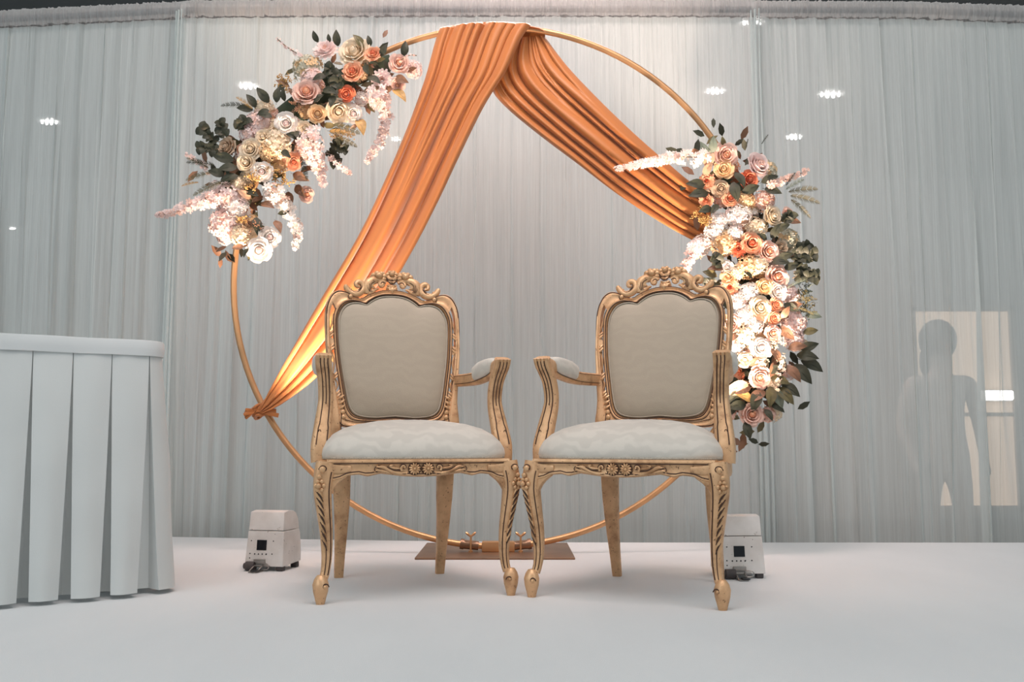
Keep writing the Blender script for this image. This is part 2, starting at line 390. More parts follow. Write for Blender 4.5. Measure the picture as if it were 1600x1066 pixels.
# person standing behind the right curtain, seen only as a soft shape
def person():
    base = Vector((2.50, 5.6, -0.6)); H = 1.70
    joints = {'pelvis': (0, 0, .93), 'belly': (0, 0, 1.08), 'chest': (0, .01, 1.28), 'neck': (0, .0, 1.45), 'nk2': (0, -.01, 1.50),
              'head': (0, -.02, 1.58), 'crown': (0, -.01, 1.66),
              'shl': (-.17, 0, 1.39), 'ell': (-.23, .03, 1.12), 'wrl': (-.20, -.08, .90), 'hal': (-.19, -.12, .84),
              'shr': (.17, 0, 1.39), 'elr': (.23, .03, 1.12), 'wrr': (.20, -.08, .90), 'har': (.19, -.12, .84),
              'hil': (-.09, 0, .88), 'knl': (-.10, -.01, .50), 'anl': (-.10, .02, .09), 'tol': (-.11, -.14, .04),
              'hir': (.09, 0, .88), 'knr': (.10, -.01, .50), 'anr': (.10, .02, .09), 'tor': (.11, -.14, .04)}
    rad = {'pelvis': .14, 'belly': .125, 'chest': .14, 'neck': .06, 'nk2': .055, 'head': .082, 'crown': .065, 'shl': .06, 'shr': .06, 'ell': .042, 'elr': .042,
           'wrl': .028, 'wrr': .028, 'hal': .03, 'har': .03, 'hil': .09, 'hir': .09, 'knl': .06, 'knr': .06, 'anl': .04, 'anr': .04, 'tol': .032, 'tor': .032}
    keys = list(joints); E = [('pelvis', 'belly'), ('belly', 'chest'), ('chest', 'neck'), ('neck', 'nk2'), ('nk2', 'head'), ('head', 'crown'),
         ('chest', 'shl'), ('shl', 'ell'), ('ell', 'wrl'), ('wrl', 'hal'), ('chest', 'shr'), ('shr', 'elr'), ('elr', 'wrr'), ('wrr', 'har'),
         ('pelvis', 'hil'), ('hil', 'knl'), ('knl', 'anl'), ('anl', 'tol'), ('pelvis', 'hir'), ('hir', 'knr'), ('knr', 'anr'), ('anr', 'tor')]
    me = bpy.data.meshes.new('body'); me.from_pydata([joints[k] for k in keys], [(keys.index(a), keys.index(b)) for a, b in E], [])
    root = empty('person', base)
    o = obj('body', me, root)
    md = o.modifiers.new('skin', 'SKIN'); 
    for i, k in enumerate(keys):
        me.skin_vertices[0].data[i].radius = (rad[k], rad[k]*0.8); me.skin_vertices[0].data[i].use_root = (i == 0)
    o.modifiers.new('sub', 'SUBSURF').levels = 2; o.modifiers['sub'].render_levels = 2
    me.materials.append(plain('beige_clothing', (0.50, 0.44, 0.40), 0.8))
    bm = bmesh.new(); ball(bm, (0, .01, 1.625), (.105, .115, .125), 14, 10); ball(bm, (0, .05, 1.50), (.095, .07, .14), 12, 8)
    part('hair', bm, plain('dark_hair', (0.02, 0.018, 0.018), 0.5), root)
    bm = bmesh.new()
    for s in (-1, 1): ball(bm, (s*.03, -.098, 1.60), (.012, .006, .007), 8, 6)
    ball(bm, (0, -.108, 1.575), (.01, .014, .018), 8, 6); ball(bm, (0, -.098, 1.54), (.022, .006, .006), 8, 6)
    part('face', bm, plain('skin_tone', (0.45, 0.28, 0.2), 0.5), root)
    tag(root, 'person with dark hair standing behind the right sheer curtain', 'person')
person()

# ------------------------------------------------------------------ gold hoop on its base plate
RY = 3.85
ringpx = [(366, 452), (760, 47), (763, 858), (1105, 212), (372, 380), (403, 640), (500, 748), (560, 800), (1055, 750), (950, 818), (640, 75), (930, 70), (1010, 120)]
P = [W(x, y, RY) for x, y in ringpx]
# least squares circle
Sx = sum(p.x for p in P)/len(P); Sz = sum(p.z for p in P)/len(P)
uu = [(p.x-Sx, p.z-Sz) for p in P]
Suu = sum(u*u for u, v in uu); Svv = sum(v*v for u, v in uu); Suv = sum(u*v for u, v in uu)
Suuu = sum(u**3 for u, v in uu); Svvv = sum(v**3 for u, v in uu); Suvv = sum(u*v*v for u, v in uu); Svuu = sum(v*u*u for u, v in uu)
A1, B1 = 0.5*(Suuu+Suvv), 0.5*(Svvv+Svuu); det = Suu*Svv-Suv*Suv
uc = (A1*Svv-B1*Suv)/det; vc = (Suu*B1-Suv*A1)/det
RX, RZ = uc+Sx, vc+Sz; RR = math.sqrt(uc*uc+vc*vc+(Suu+Svv)/len(P))
RZ = max(RZ, RR+0.028)
print('HOOP', RX, RZ, RR)
hoop = empty('hoop_stand', (RX, RY, 0)); hz = RZ
bm = bmesh.new(); n = 128
sweep(bm, [(RR*math.cos(2*PI*i/n), 0, hz+RR*math.sin(2*PI*i/n)) for i in range(n)], 0.0125, seg=10, ref=(0, 1, 0), closed=True, sub=0)
part('hoop', bm, M_hoop, hoop)
bm = bmesh.new(); box(bm, (-0.30, -0.20, 0), (0.30, 0.32, 0.008), 0.002); part('base_plate', bm, M_plate, hoop, smoothf=False)
bm = bmesh.new(); box(bm, (-0.055, -0.022, 0.008), (0.075, 0.022, 0.048), 0.004); part('mounting_block', bm, M_hoop, hoop)
for s in (-1, 1):
    bm = bmesh.new(); zz = hz-math.sqrt(RR*RR-.095**2)
    cyl(bm, (s*.068, 0, zz-.002), (s*.130, 0, zz+.004), 0.018, 14)
    cyl(bm, (s*.125, 0, zz+.004), (s*.14, 0, zz+.006), 0.021, 14)
    cl = part('clamp', bm, M_plate, hoop)
    bm = bmesh.new(); x = s*.098
    cyl(bm, (x, -.024, .01), (x, -.024, zz+.042), 0.004, 8)
    for k in (-1, 1):
        sweep(bm, [(x, -.024, zz+.036), (x+k*.012, -.024, zz+.046), (x+k*.02, -.024, zz+.052)], [.004, .006, .003], seg=6)
    cyl(bm, (x, -.024, .008), (x, -.024, .014), 0.009, 8)
    part('wing_bolt', bm, M_hoop, cl)
tag(hoop, 'large round gold hoop frame standing on a bronze base plate behind the armchairs', 'backdrop stand')

# ------------------------------------------------------------------ orange drape
def bez(pts, n): return catmull([Vector((x, y, 0)) for x, y in pts], n)
def resample(P, n):
    L = [0]
    for a, b in zip(P, P[1:]): L.append(L[-1]+(b-a).length)
    out = []; j = 0
    for i in range(n+1):
        d = L[-1]*i/n
        while j < len(L)-2 and L[j+1] < d: j += 1
        t = (d-L[j])/max(1e-9, L[j+1]-L[j]); out.append(P[j].lerp(P[j+1], t))
    return out
def cloth_strip(bm, left, right, folds, minor, amp, depth, rows=46, cols=110, top_wrap=True, sharp=0.75, seed=0, wrap_px=1.0):
    """cloth hanging between two edge lines (photo points), pleated lengthwise"""
    L = resample(bez(left, 6), rows); R = resample(bez(right, 6), rows)
    grid = []
    def prof(ss, F, lean, flat):
        k = 0
        while k < len(F)-2 and ss > F[k+1]: k += 1
        u = max(0, min(1, (ss-F[k])/(F[k+1]-F[k])))
        return (math.sin(PI*u**lean))**flat*(0.55+1.1*(F[k+1]-F[k]))
    def ridge(s, t):
        # broad rolled folds that run the whole length, small gathers that open out below the top
        ss = s + 0.03*math.sin(3*s+2.1*t+seed) + 0.012*noise.noise(Vector((s*4, t*2.5, seed)))
        h = prof(ss, folds, 1.5, .5)
        g = prof(max(0, min(1, s+.05*t)), minor, 1.3, .6)
        gt = (1-smooth(t/.5))*.8
        return h*(1-.55*gt) + g*gt*.8
    for i in range(rows+1):
        t = i/rows; row = []
        a = amp(t)
        for j in range(cols+1):
            s = j/cols
            q = L[i].lerp(R[i], s)
            h = ridge(s, t)
            y = RY - 0.022 - depth(t) - a*h + 0.006*noise.noise(Vector((s*9, t*5, seed+4)))
            p = W(q.x, q.y, y)
            row.append(p)
        grid.append(row)
    if top_wrap:
        # carry the cloth over the tube and down its back
        def zr(x): return RZ+math.sqrt(max(0, RR*RR-(x-RX)**2))
        for q in range(5):
            for p in grid[q]: p.z = lerp(zr(p.x)-.008, p.z, smooth(q/5)) if q == 0 else lerp(zr(p.x)-.008-.026*q, p.z, smooth(q/5))
        first = grid[0]; ext = []
        for (dy, dz) in ((0.030, -0.045), (0.030, -0.012), (0.024, 0.008), (0.013, 0.018), (0.0, 0.022), (-0.014, 0.017)):
            ext.append([Vector((p.x, RY+dy+(p.y-RY+0.04)*0.12, zr(p.x)+dz)) for p in first])
        grid = ext+grid
    V = [[bm.verts.new(p) for p in row] for row in grid]
    for i in range(len(V)-1):
        for j in range(cols): bm.faces.new((V[i][j], V[i][j+1], V[i+1][j+1], V[i+1][j]))
drape = empty('fabric_drape', (RX, RY, 0))
bm = bmesh.new()
cloth_strip(bm, [(686, 57), (672, 100), (640, 190), (600, 285), (558, 372), (500, 470), (455, 548), (425, 602), (406, 640)],
            [(829, 45), (795, 105), (757, 165), (716, 248), (683, 318), (640, 400), (575, 505), (500, 585), (440, 632), (409, 646)],
            [-.02, .14, .50, .74, 1.02], [0, .16, .30, .40, .50, .62, .84, 1], lambda t: lerp(0.040, 0.075, math.sin(PI*min(1, t*1.1)))*(1-smooth((t-.8)/.2)*.75), lambda t: 0.012, seed=1)
me = mesh_of('drape_length', bm, M_orange); 
for v in me.vertices: v.co -= Vector((RX, RY, 0))
sd = obj('drape_length', me, drape)
bm = bmesh.new()
cloth_strip(bm, [(850, 55), (885, 102), (935, 155), (990, 208), (1040, 252), (1080, 285), (1110, 300)],
            [(792, 60), (764, 105), (768, 140), (795, 172), (845, 213), (905, 258), (960, 300), (1020, 340), (1075, 372), (1112, 388)],
            [-.02, .24, .34, .62, .76, .88, 1.02], [0, .12, .3, .42, .6, .72, .9, 1], lambda t: lerp(0.030, 0.060, math.sin(PI*t)), lambda t: lerp(-0.055, -0.01, smooth(t*1.6)), top_wrap=False, seed=5)
me = mesh_of('drape_length', bm, M_orange)
for v in me.vertices: v.co -= Vector((RX, RY, 0))
obj('drape_length', me, drape)
# the piece that rolls over the tube where the two lengths meet
bm = bmesh.new()
rows = []
for i in range(9):
    t = i/8; x = lerp(812, 852, t); yy = interp([(700, 55), (829, 44), (845, 47), (862, 62)], x)
    c = W(x, yy, RY); rows.append([bm.verts.new(c+Vector((0, .028*math.sin(a), -.012+.018*math.cos(a)-(.02 if a > 2 else 0)))) for a in (-1.2, -.6, 0, .6, 1.2, 1.8, 2.4)])
for a, b in zip(rows, rows[1:]):
    for k in range(6): bm.faces.new((a[k], a[k+1], b[k+1], b[k]))
me = mesh_of('drape_fold', bm, M_orange)
for v in me.vertices: v.co -= Vector((RX, RY, 0))
obj('drape_fold', me, drape)
# knot around the tube
kp = W(404, 643, RY) - Vector((RX, RY, 0))
bm = bmesh.new()
tang = Vector((0.42, 0, -0.9)).normalized(); nrm = Vector((0.9, 0, 0.42))
for k in range(4):
    c = kp + tang*(0.012*(k-1.5)); pts = []
    for i in range(14):
        a = 2*PI*i/14; rr = 0.021+0.004*math.sin(3*a+k*2)
        pts.append(c + nrm*(rr*math.cos(a)) + Vector((0, rr*math.sin(a)*1.1, 0)) + tang*(0.004*math.sin(2*a+k)))
    sweep(bm, pts, 0.0075, 0.0065, seg=7, ref=tang, closed=True, sub=2)
for k in range(6):
    a = -0.6+k*0.25
    q = kp+Vector((-0.012, -0.025, 0)); e = q+Vector((-0.030*math.cos(a)-0.004, -0.012+0.01*math.sin(k*2.2), -0.004+0.030*math.sin(a)-0.008))
    sweep(bm, [q, q.lerp(e, .5)+Vector((0, -.008, 0)), e], [0.006, 0.009, 0.006], 0.004, seg=6)
for k in range(5):
    q = kp+Vector((0.002, -0.022, 0)); e = q+Vector((0.045+.01*k, -0.004, 0.055-0.018*k))
    sweep(bm, [q, q.lerp(e, .5)+Vector((0, -.006, 0)), e], [0.004, 0.009, 0.010], 0.005, seg=6)
part('knot', bm, M_orange, drape)
tag(drape, 'orange satin drape hung over the top of the gold hoop and tied at both sides', 'drape')

# ------------------------------------------------------------------ armchair
def yb(z): return 0.435 + 0.20*(z-0.45)
def BK(x, z, off=0.0): return Vector((x, yb(z) - off - 0.35*x*x, z))
INN = [(0, .940), (.030, .938), (.056, .930), (.080, .915), (.092, .905), (.115, .911), (.142, .910), (.167, .897), (.184, .868), (.190, .828), (.184, .727), (.172, .642), (.160, .573), (.147, .538), (.122, .521), (.072, .515), (.025, .518), (0, .520)]
OUT = [(0, .958), (.032, .956), (.062, .947), (.088, .936), (.106, .926), (.135, .929), (.160, .945), (.190, .948), (.214, .925), (.228, .870), (.225, .745), (.215, .650), (.207, .580), (.200, .535), (.176, .490), (.085, .488), (.03, .492), (0, .494)]
def dense(T, n=5): return [(p.x, p.y) for p in catmull([Vector((x, z, 0)) for x, z in T], n)]
INd, OUd = dense(INN), dense(OUT)
def make_chair():
    root = empty('armchair'); G, GL, D = M_gold, M_gold_lt, M_groove
    # --- seat rails
    def bottom(x):
        return interp([(0, .343), (.05, .345), (.09, .350), (.115, .353), (.15, .345), (.175, .351), (.205, .348), (.225, .338), (.26, .33)], abs(x))
    bm = bmesh.new(); xs = [-.262+.524*i/60 for i in range(61)]
    prof = []
    for x in xs:
        zb = bottom(x); yf = -.012*(1-(x/.27)**2) - .014
        prof.append([(x, yf+.004, zb), (x, yf-.002, zb+.004), (x, yf, zb+.010), (x, yf+.003, lerp(zb, .392, .5)), (x, yf, .380), (x, yf-.005, .386), (x, yf-.003, .393), (x, yf+.032, .393), (x, yf+.032, zb+.002)])
    V = [[bm.verts.new(p) for p in r] for r in prof]
    for a, b in zip(V, V[1:]):
        for k in range(9): bm.faces.new((a[k], a[(k+1) % 9], b[(k+1) % 9], b[k]))
    bm.faces.new(V[0]); bm.faces.new(V[-1][::-1])
    rail = part('front_rail', bm, G, root)
    def yfr(x): return -.012*(1-(x/.27)**2) - .014
    bm = bmesh.new()
    sweep(bm, [(x, yfr(x)-.0012, bottom(x)+.009) for x in xs[2:-2:2]], 0.0016, seg=5, sub=0)
    sweep(bm, [(x, yfr(x)-.0022, .3815) for x in xs[2:-2:4]], 0.0014, seg=5, sub=0)
    for s in (-1, 1):
        for k in range(12):
            a = 2*PI*k/12; c = Vector((s*.019, yfr(.019)-.0065, .366))
            sweep(bm, [c+Vector((math.cos(a)*.006, 0, math.sin(a)*.006)), c+Vector((math.cos(a)*.012, .001, math.sin(a)*.012))], 0.0012, seg=4, sub=0)
        pts = [Vector((s*.019+.0172*math.cos(t), yfr(.02)-.002, .366+.0165*math.sin(t))) for t in [2*PI*i/20 for i in range(20)]]
        sweep(bm, pts, 0.0017, seg=5, closed=True, sub=0)
        spi = [Vector((s*(.050+(.0115-.0013*i)*math.cos(i*.75)), yfr(.05)-.005, .370+(.0115-.0013*i)*math.sin(i*.75))) for i in range(8)]
        sweep(bm, spi, 0.0014, seg=5)
        sweep(bm, [(s*.045, yfr(.05)-.004, .352), (s*.075, yfr(.07)-.004, .356), (s*.095, yfr(.09)-.004, .364), (s*.112, yfr(.11)-.004, .373), (s*.122, yfr(.12)-.003, .376)], 0.0014, seg=5)
        sweep(bm, [(s*.060, yfr(.05)-.004, .362), (s*.080, yfr(.07)-.005, .364), (s*.098, yfr(.09)-.004, .372)], 0.0014, seg=5)
        sweep(bm, [(s*.100, yfr(.1)-.004, .358), (s*.118, yfr(.12)-.004, .366), (s*.128, yfr(.12)-.003, .372), (s*.132, yfr(.12)-.003, .364), (s*.124, yfr(.12)-.003, .358)], 0.0014, seg=5)
    part('groove', bm, D, rail).__setitem__('kind', 'stuff')
    bm = bmesh.new()
    for s in (-1, 1):
        c = Vector((s*.019, yfr(.02)-.003, .366))
        ball(bm, c+Vector((0, -.004, 0)), (.0045, .004, .0045), 8, 6)
        for k in range(12):
            a = 2*PI*(k+.5)/12
            sweep(bm, [c+Vector((math.cos(a)*.005, -.002, math.sin(a)*.005)), c+Vector((math.cos(a)*.011, -.003, math.sin(a)*.011)), c+Vector((math.cos(a)*.0155, 0, math.sin(a)*.0155))], [.0012, .0032, .0018], .003, seg=6, sub=2)
        sweep(bm, [Vector((s*(.050+(.0095-.0012*i)*math.cos(i*.8-1)), yfr(.05)-.004, .369+(.0095-.0012*i)*math.sin(i*.8-1))) for i in range(7)], [.0035, .003, .0025, .0035], .003, seg=7)
        sweep(bm, [(s*.040, yfr(.04), .355), (s*.062, yfr(.06)-.002, .354), (s*.085, yfr(.09)-.003, .360), (s*.108, yfr(.1)-.003, .371), (s*.126, yfr(.12)-.001, .372)], [.003, .005, .0045, .005, .002], .004, seg=7)
        sweep(bm, [(s*.060, yfr(.06), .367), (s*.078, yfr(.08)-.003, .368), (s*.088, yfr(.09)-.003, .374), (s*.080, yfr(.08)-.002, .377)], [.002, .0045, .004, .002], .0035, seg=7)
        sweep(bm, [(s*.088, yfr(.09), .356), (s*.108, yfr(.1)-.003, .360), (s*.124, yfr(.12)-.002, .363), (s*.132, yfr(.12), .358)], [.002, .0045, .0035, .002], .0035, seg=7)
    part('carving', bm, GL, rail).__setitem__('kind', 'stuff')
    # side and rear rails
    for s in (-1, 1):
        bm = bmesh.new()
        sweep(bm, [(s*.262, 0.02, .368), (s*.262, .14, .366), (s*.235, .30, .366), (s*.19, .44, .368)], .014, .024, seg=12, ref=(0, 0, 1), p=4)
        part('side_rail', bm, G, root)
    bm = bmesh.new(); box(bm, (-.19, .425, .345), (.19, .45, .392), .004); part('rear_rail', bm, G, root)
    bm = bmesh.new(); box(bm, (-.25, .005, .372), (.25, .26, .385), .003); box(bm, (-.20, .25, .372), (.20, .44, .385), .003); part('seat_base', bm, M_groove, root)
    # --- front legs (cabriole)
    for s in (-1, 1):
        d = Vector((s*.72, -.69, 0)); F = Vector((s*.270, 0, 0)); zs = [.385, .36, .335, .30, .25, .19, .13, .09, .068]
        of = [-.009, -.005, .000, .001, -.007, -.017, -.021, -.017, -.010]
        hw = [.027, .028, .0265, .0245, .021, .0175, .0145, .0125, .0120]
        path = [F + d*o + Vector((0, 0, z)) for o, z in zip(of, zs)]
        bm = bmesh.new(); sweep(bm, path, hw, [h*.96 for h in hw], seg=16, ref=(0, 1, 0), p=3.2)
        # knee spreads into the rail
        sweep(bm, [F+Vector((-s*.012, .0, .372)), F+Vector((-s*.045, -.005, .366)), F+Vector((-s*.075, -.008, .368))], [.022, .017, .012], [.018, .016, .014], seg=12, ref=(0, 1, 0), p=3)
        sweep(bm, [F+Vector((-s*.014, -.002, .300)), F+Vector((-s*.030, -.002, .332)), F+Vector((-s*.060, -.006, .352))], [.008, .012, .008], [.014, .014, .012], seg=10, ref=(0, 1, 0), p=3)
        # scroll foot
        sweep(bm, [F+d*.002+Vector((0, 0, z)) for z in (.078, .066, .052, .034, .016, .004, 0)], [.010, .0185, .0225, .0205, .0155, .0125, .0115], seg=16, sub=3)
        leg = part('leg', bm, G, root)
        bm = bmesh.new(); side = Vector((s*.50, -.866, 0)); fr = Vector((0, -1, 0))
        # foot scroll line, leg edge lines
        c = F+d*.002+Vector((-s*.010, -.0195, .048))
        sweep(bm, [c+Vector((-s*(.011-.0015*i)*math.cos(i*.8), -.001, (.011-.0015*i)*math.sin(i*.8))) for i in range(7)], 0.0016, seg=5)
        P = catmull(path, 5); HW = scal(hw, len(P))
        inner = [P[i]+Vector((-s*HW[i]*.62, 0, 0))+front(P, i)*HW[i]*.93 for i in range(6, len(P)-2, 2)]
        sweep(bm, inner, 0.0016, seg=5, sub=0)
        mid = [P[i]+Vector((s*HW[i]*.20, 0, 0))+front(P, i)*HW[i]*.965 for i in range(24, len(P)-2, 2)]
        sweep(bm, mid, 0.0014, seg=5, sub=0)
        def on(i, k): return P[i]+Vector((s*HW[i]*k, 0, 0))+front(P, i)*HW[i]*(.97 if abs(k) < .6 else .88)
        # acanthus strokes
        for q in range(7):
            i = 15+q*2
            i = min(i, len(P)-4)
            sweep(bm, [on(i, .90)+Vector((0, -.003, .010)), on(i, .48)+Vector((0, -.0045, -.001)), on(i, .02)+Vector((0, -.003, -.020))], [.0011, .0026, .0009], seg=5)
        sweep(bm, [F+Vector((s*(.002+(.014-.002*i)*math.cos(i*.9)), -.030, .366+(.014-.002*i)*math.sin(i*.9))) for i in range(6)], 0.0016, seg=5)
        part('groove', bm, D, leg).__setitem__('kind', 'stuff')
        bm = bmesh.new()
        for q in range(7):
            i = min(15+q*2, len(P)-4)
            sweep(bm, [on(i, .92)+Vector((0, 0, .024)), on(i, .55)+Vector((0, -.003, .011)), on(i, .05)+Vector((0, -.001, -.010))], [.002, .0058, .0014], .0045, seg=6, sub=3)
        kc = F+Vector((s*.012, -.032, .322))
        ball(bm, kc+Vector((s*.004, -.003, 0)), .0075, 10, 7)
        for k in range(6):
            a = 2*PI*k/6; ball(bm, kc+Vector((math.cos(a)*.011, .002, math.sin(a)*.013)), (.006, .004, .006), 8, 5)
        ball(bm, F+Vector((s*.006, -.031, .366)), (.009, .005, .009), 10, 6)
        ball(bm, F+Vector((s*.014, -.030, .346)), (.007, .005, .007), 8, 6)
        ball(bm, F+d*.002+Vector((-s*.010, -.0205, .048)), (.0055, .004, .0055), 8, 6)
        part('carving', bm, GL, leg).__setitem__('kind', 'stuff')
    # --- rear legs
    for s in (-1, 1):
        bm = bmesh.new()
        sweep(bm, [(s*.172, .440, .40), (s*.171, .438, .34), (s*.169, .440, .26), (s*.168, .453, .17), (s*.168, .477, .08), (s*.168, .500, 0)], [.026, .0285, .026, .021, .017, .0145], [.022, .022, .02, .018, .015, .0135], seg=12, ref=(0, 1, 0), p=4)
        leg = part('leg', bm, G, root)
        bm = bmesh.new(); ang = [(s*.168-.006, .4875, .012), (s*.170-.004, .472, .055)]
        sweep(bm, ang, 0.0012, seg=4, sub=0); part('groove', bm, D, leg).__setitem__('kind', 'stuff')
    # --- back frame with pierced sides
    half = len(INd); loopI = [(x, z) for x, z in INd] + [(-x, z) for x, z in INd[::-1]][1:-1]
    loopO = [(x, z) for x, z in OUd] + [(-x, z) for x, z in OUd[::-1]][1:-1]
    N = len(loopI); S = [0, .08, .20, .29, .45, .62, .78, .92, 1.0]
    H = [.010, .017, .019, .015, .014, .016, .019, .016, .008]
    Hf = lambda s: interp(list(zip(S, H)), s)
    bm = bmesh.new(); Fv, Bv = [], []
    for i in range(N):
        (xi, zi), (xo, zo) = loopI[i], loopO[i]
        Fv.append([bm.verts.new(BK(lerp(xi, xo, s), lerp(zi, zo, s), h)) for s, h in zip(S, H)])
        Bv.append([bm.verts.new(BK(lerp(xi, xo, s), lerp(zi, zo, s), -.016)) for s in S])
    def hole(i, k):
        z = loopI[i][1]; z2 = loopI[(i+1) % N][1]; x = abs(loopI[i][0])
        return x > .155 and .575 < min(z, z2) and max(z, z2) < .872 and 3 <= k <= 4 and not (.742 < z < .758)
    for i in range(N):
        j = (i+1) % N
        for k in range(len(S)-1):
            if hole(i, k): continue
            bm.faces.new((Fv[i][k], Fv[i][k+1], Fv[j][k+1], Fv[j][k])); bm.faces.new((Bv[i][k], Bv[j][k], Bv[j][k+1], Bv[i][k+1]))
        bm.faces.new((Fv[i][0], Fv[j][0], Bv[j][0], Bv[i][0])); bm.faces.new((Fv[i][-1], Bv[i][-1], Bv[j][-1], Fv[j][-1]))
        for k in (3, 5):
            kk = k if k == 3 else 4
            if hole(i, kk): bm.faces.new((Fv[i][k], Fv[j][k], Bv[j][k], Bv[i][k]))
        for a, b in ((i-1, i), (i, i-1)):
            if hole(a, 4) and not hole(b, 4):
                e = i
                for k in (3, 4): bm.faces.new((Fv[e][k], Fv[e][k+1], Bv[e][k+1], Bv[e][k]))
    # stiles carry on down to the seat
    for s in (-1, 1):
        sweep(bm, [BK(s*.221, .86, 0), BK(s*.219, .75, 0), BK(s*.209, .65, 0), BK(s*.199, .57, 0), BK(s*.196, .50, 0), Vector((s*.194, .44, .43)), Vector((s*.190, .44, .38))], [.005, .006, .008, .012, .020, .023, .024], [.020, .022, .022, .020, .018, .018, .018], seg=12, ref=(0, 1, 0), p=3.5)
    frame = part('backrest_frame', bm, G, root)
    bm = bmesh.new()
    def along(s, i0, i1, sgn=1, st=1): return [BK(sgn*lerp(INd[i][0], OUd[i][0], s), lerp(INd[i][1], OUd[i][1], s), Hf(s)+.0006) for i in range(i0, i1, st)]
    for sg in (-1, 1):
        sweep(bm, along(.10, 0, half, sg), 0.0019, seg=5, sub=0)
        sweep(bm, along(.90, 22, half-12, sg), 0.0019, seg=5, sub=0)
        sweep(bm, along(.88, 0, 22, sg), 0.0014, seg=5, sub=0)
        sweep(bm, along(.30, 40, half-2, sg), 0.0013, seg=5, sub=0)
        sweep(bm, [BK(sg*.176, .535, .02), BK(sg*.178, .505, .02), BK(sg*.178, .47, .02)], 0.0014, seg=5)
        # bottom rail curves
        sweep(bm, [BK(sg*.165, .512, .018), BK(sg*.135, .505, .018), BK(sg*.10, .503, .018), BK(sg*.06, .503, .018)], 0.0014, seg=5)
    part('groove', bm, D, frame).__setitem__('kind', 'stuff')
    # twisted carving inside the pierced sides and husks below
    bm = bmesh.new()
    for sg in (-1, 1):
        def mid(z, k=.5):
            i = min(range(30, half), key=lambda i: abs(INd[i][1]-z) + (0 if INd[i][0] > .15 else 9))
            return BK(sg*lerp(INd[i][0], OUd[i][0], k), z, .008)
        for zc in (.80, .755, .66, .60):
            for q in range(2):
                a, b = mid(zc+.012-.01*q, .22), mid(zc-.012-.01*q, .80)
                sweep(bm, [a, a.lerp(b, .5)+Vector((0, -.008, 0)), b], [.0022, .0042, .0022], .004, seg=7)
        for (z0, z1) in ((.865, .81), (.745, .67), (.65, .61)):
            sweep(bm, [mid(z0, .6), mid((z0+z1)/2, .42)+Vector((0, -.002, 0)), mid(z1, .58)], [.0015, .0035, .0018], .0035, seg=7)
        for q in range(5):
            z = .585-.016*q; c = mid(max(z, .53), .46); c.z = z
            c = BK(sg*(.178-.002*q), z, .018)
            a = c+Vector((-sg*.008, .002, .006)); b = c+Vector((sg*.008, .002, -.006))
            if q < 3: sweep(bm, [a, c+Vector((0, -.004, 0)), b], [.0025, .0045, .0025], .004, seg=7)
            else: ball(bm, c, (.0085, .006, .0085), 10, 7)
    part('carving', bm, GL, frame).__setitem__('kind', 'stuff')
    # --- crest
    bm = bmesh.new(); dk = bmesh.new()
    def Q(cx, cy, off=.006): return BK((cx-740)/5360, .940+(545-cy)/5360, off)
    def QM(cx, cy, s, off=.006): return BK(s*(cx-740)/5360, .940+(545-cy)/5360, off)
    def sw(b, p, wd, dp=None, **k): sweep(b, p, fat(wd, 1.4 if b is dk else 1.32), None if dp is None else fat(dp, 1.2), **k)
    def rosette(c, r, n, dome):
        ball(bm, c+Vector((0, -.006, r*.15)), (r*.50, r*.4, r*.45), 10, 7)
        for k in range(n):
            a = 2*PI*k/n+.3; e = c+Vector((math.cos(a)*r*.72, .000, math.sin(a)*r*.52))
            ball(bm, e, (r*.40, r*.28, r*.32), 8, 5)
        for k in range(n*2):
            a = 2*PI*k/(n*2); q = c+Vector((0, -.0095, r*.15))
            sw(dk, [q+Vector((math.cos(a)*r*.28, 0, math.sin(a)*r*.26)), q+Vector((math.cos(a)*r*.48, .003, math.sin(a)*r*.42))], .0006, seg=4, sub=0)
    rosette(Q(740, 150, .010), .0200, 7, 0)
    for s in (-1, 1):
        rosette(QM(985, 205, s, .010), .0265, 8, 0)
        ball(bm, QM(890, 130, s, .006), (.005, .005, .007), 8, 6); ball(bm, QM(1110, 195, s, .004), (.007, .005, .005), 8, 6)
        # volute
        pts = [QM(920+(78-9*i)*math.cos(2.6-i*.8), 352-(78-9*i)*math.sin(2.6-i*.8), s, .010+.0006*i) for i in range(9)]
        sw(bm, pts, [.0035, .0055, .005, .004, .005], .0055, seg=8)
        ball(bm, QM(920, 356, s, .012), (.0085, .006, .0085), 10, 7)
        sw(dk, [QM(920+(56-5*i)*math.cos(3.0-i*.8), 352-(56-5*i)*math.sin(3.0-i*.8), s, .0175) for i in range(8)], .0008, seg=4)
        # big acanthus body
        sw(bm, [QM(850, 290, s, .004), QM(960, 262, s, .007), QM(1080, 270, s, .009), QM(1175, 330, s, .009), QM(1205, 430, s, .008), QM(1195, 530, s, .006)], [.004, .006, .010, .0125, .0125, .0085], [.005, .007, .009, .011, .010, .008], seg=10)
        sw(bm, [QM(1195, 540, s, .006), QM(1120, 500, s, .008), QM(1045, 445, s, .007), QM(1000, 430, s, .004)], [.009, .007, .004, .002], .006, seg=8)
        sw(bm, [QM(1010, 300, s, .008), QM(1090, 330, s, .012), QM(1120, 400, s, .012), QM(1060, 410, s, .010)], [.002, .005, .005, .002], .004, seg=8)
        for q in range(3):
            sw(dk, [QM(1060+38*q, 300-8*q, s, .018), QM(1128+30*q, 350-6*q, s, .020), QM(1140+28*q, 430, s, .019), QM(1110+26*q, 490, s, .016)], .0009, seg=4)
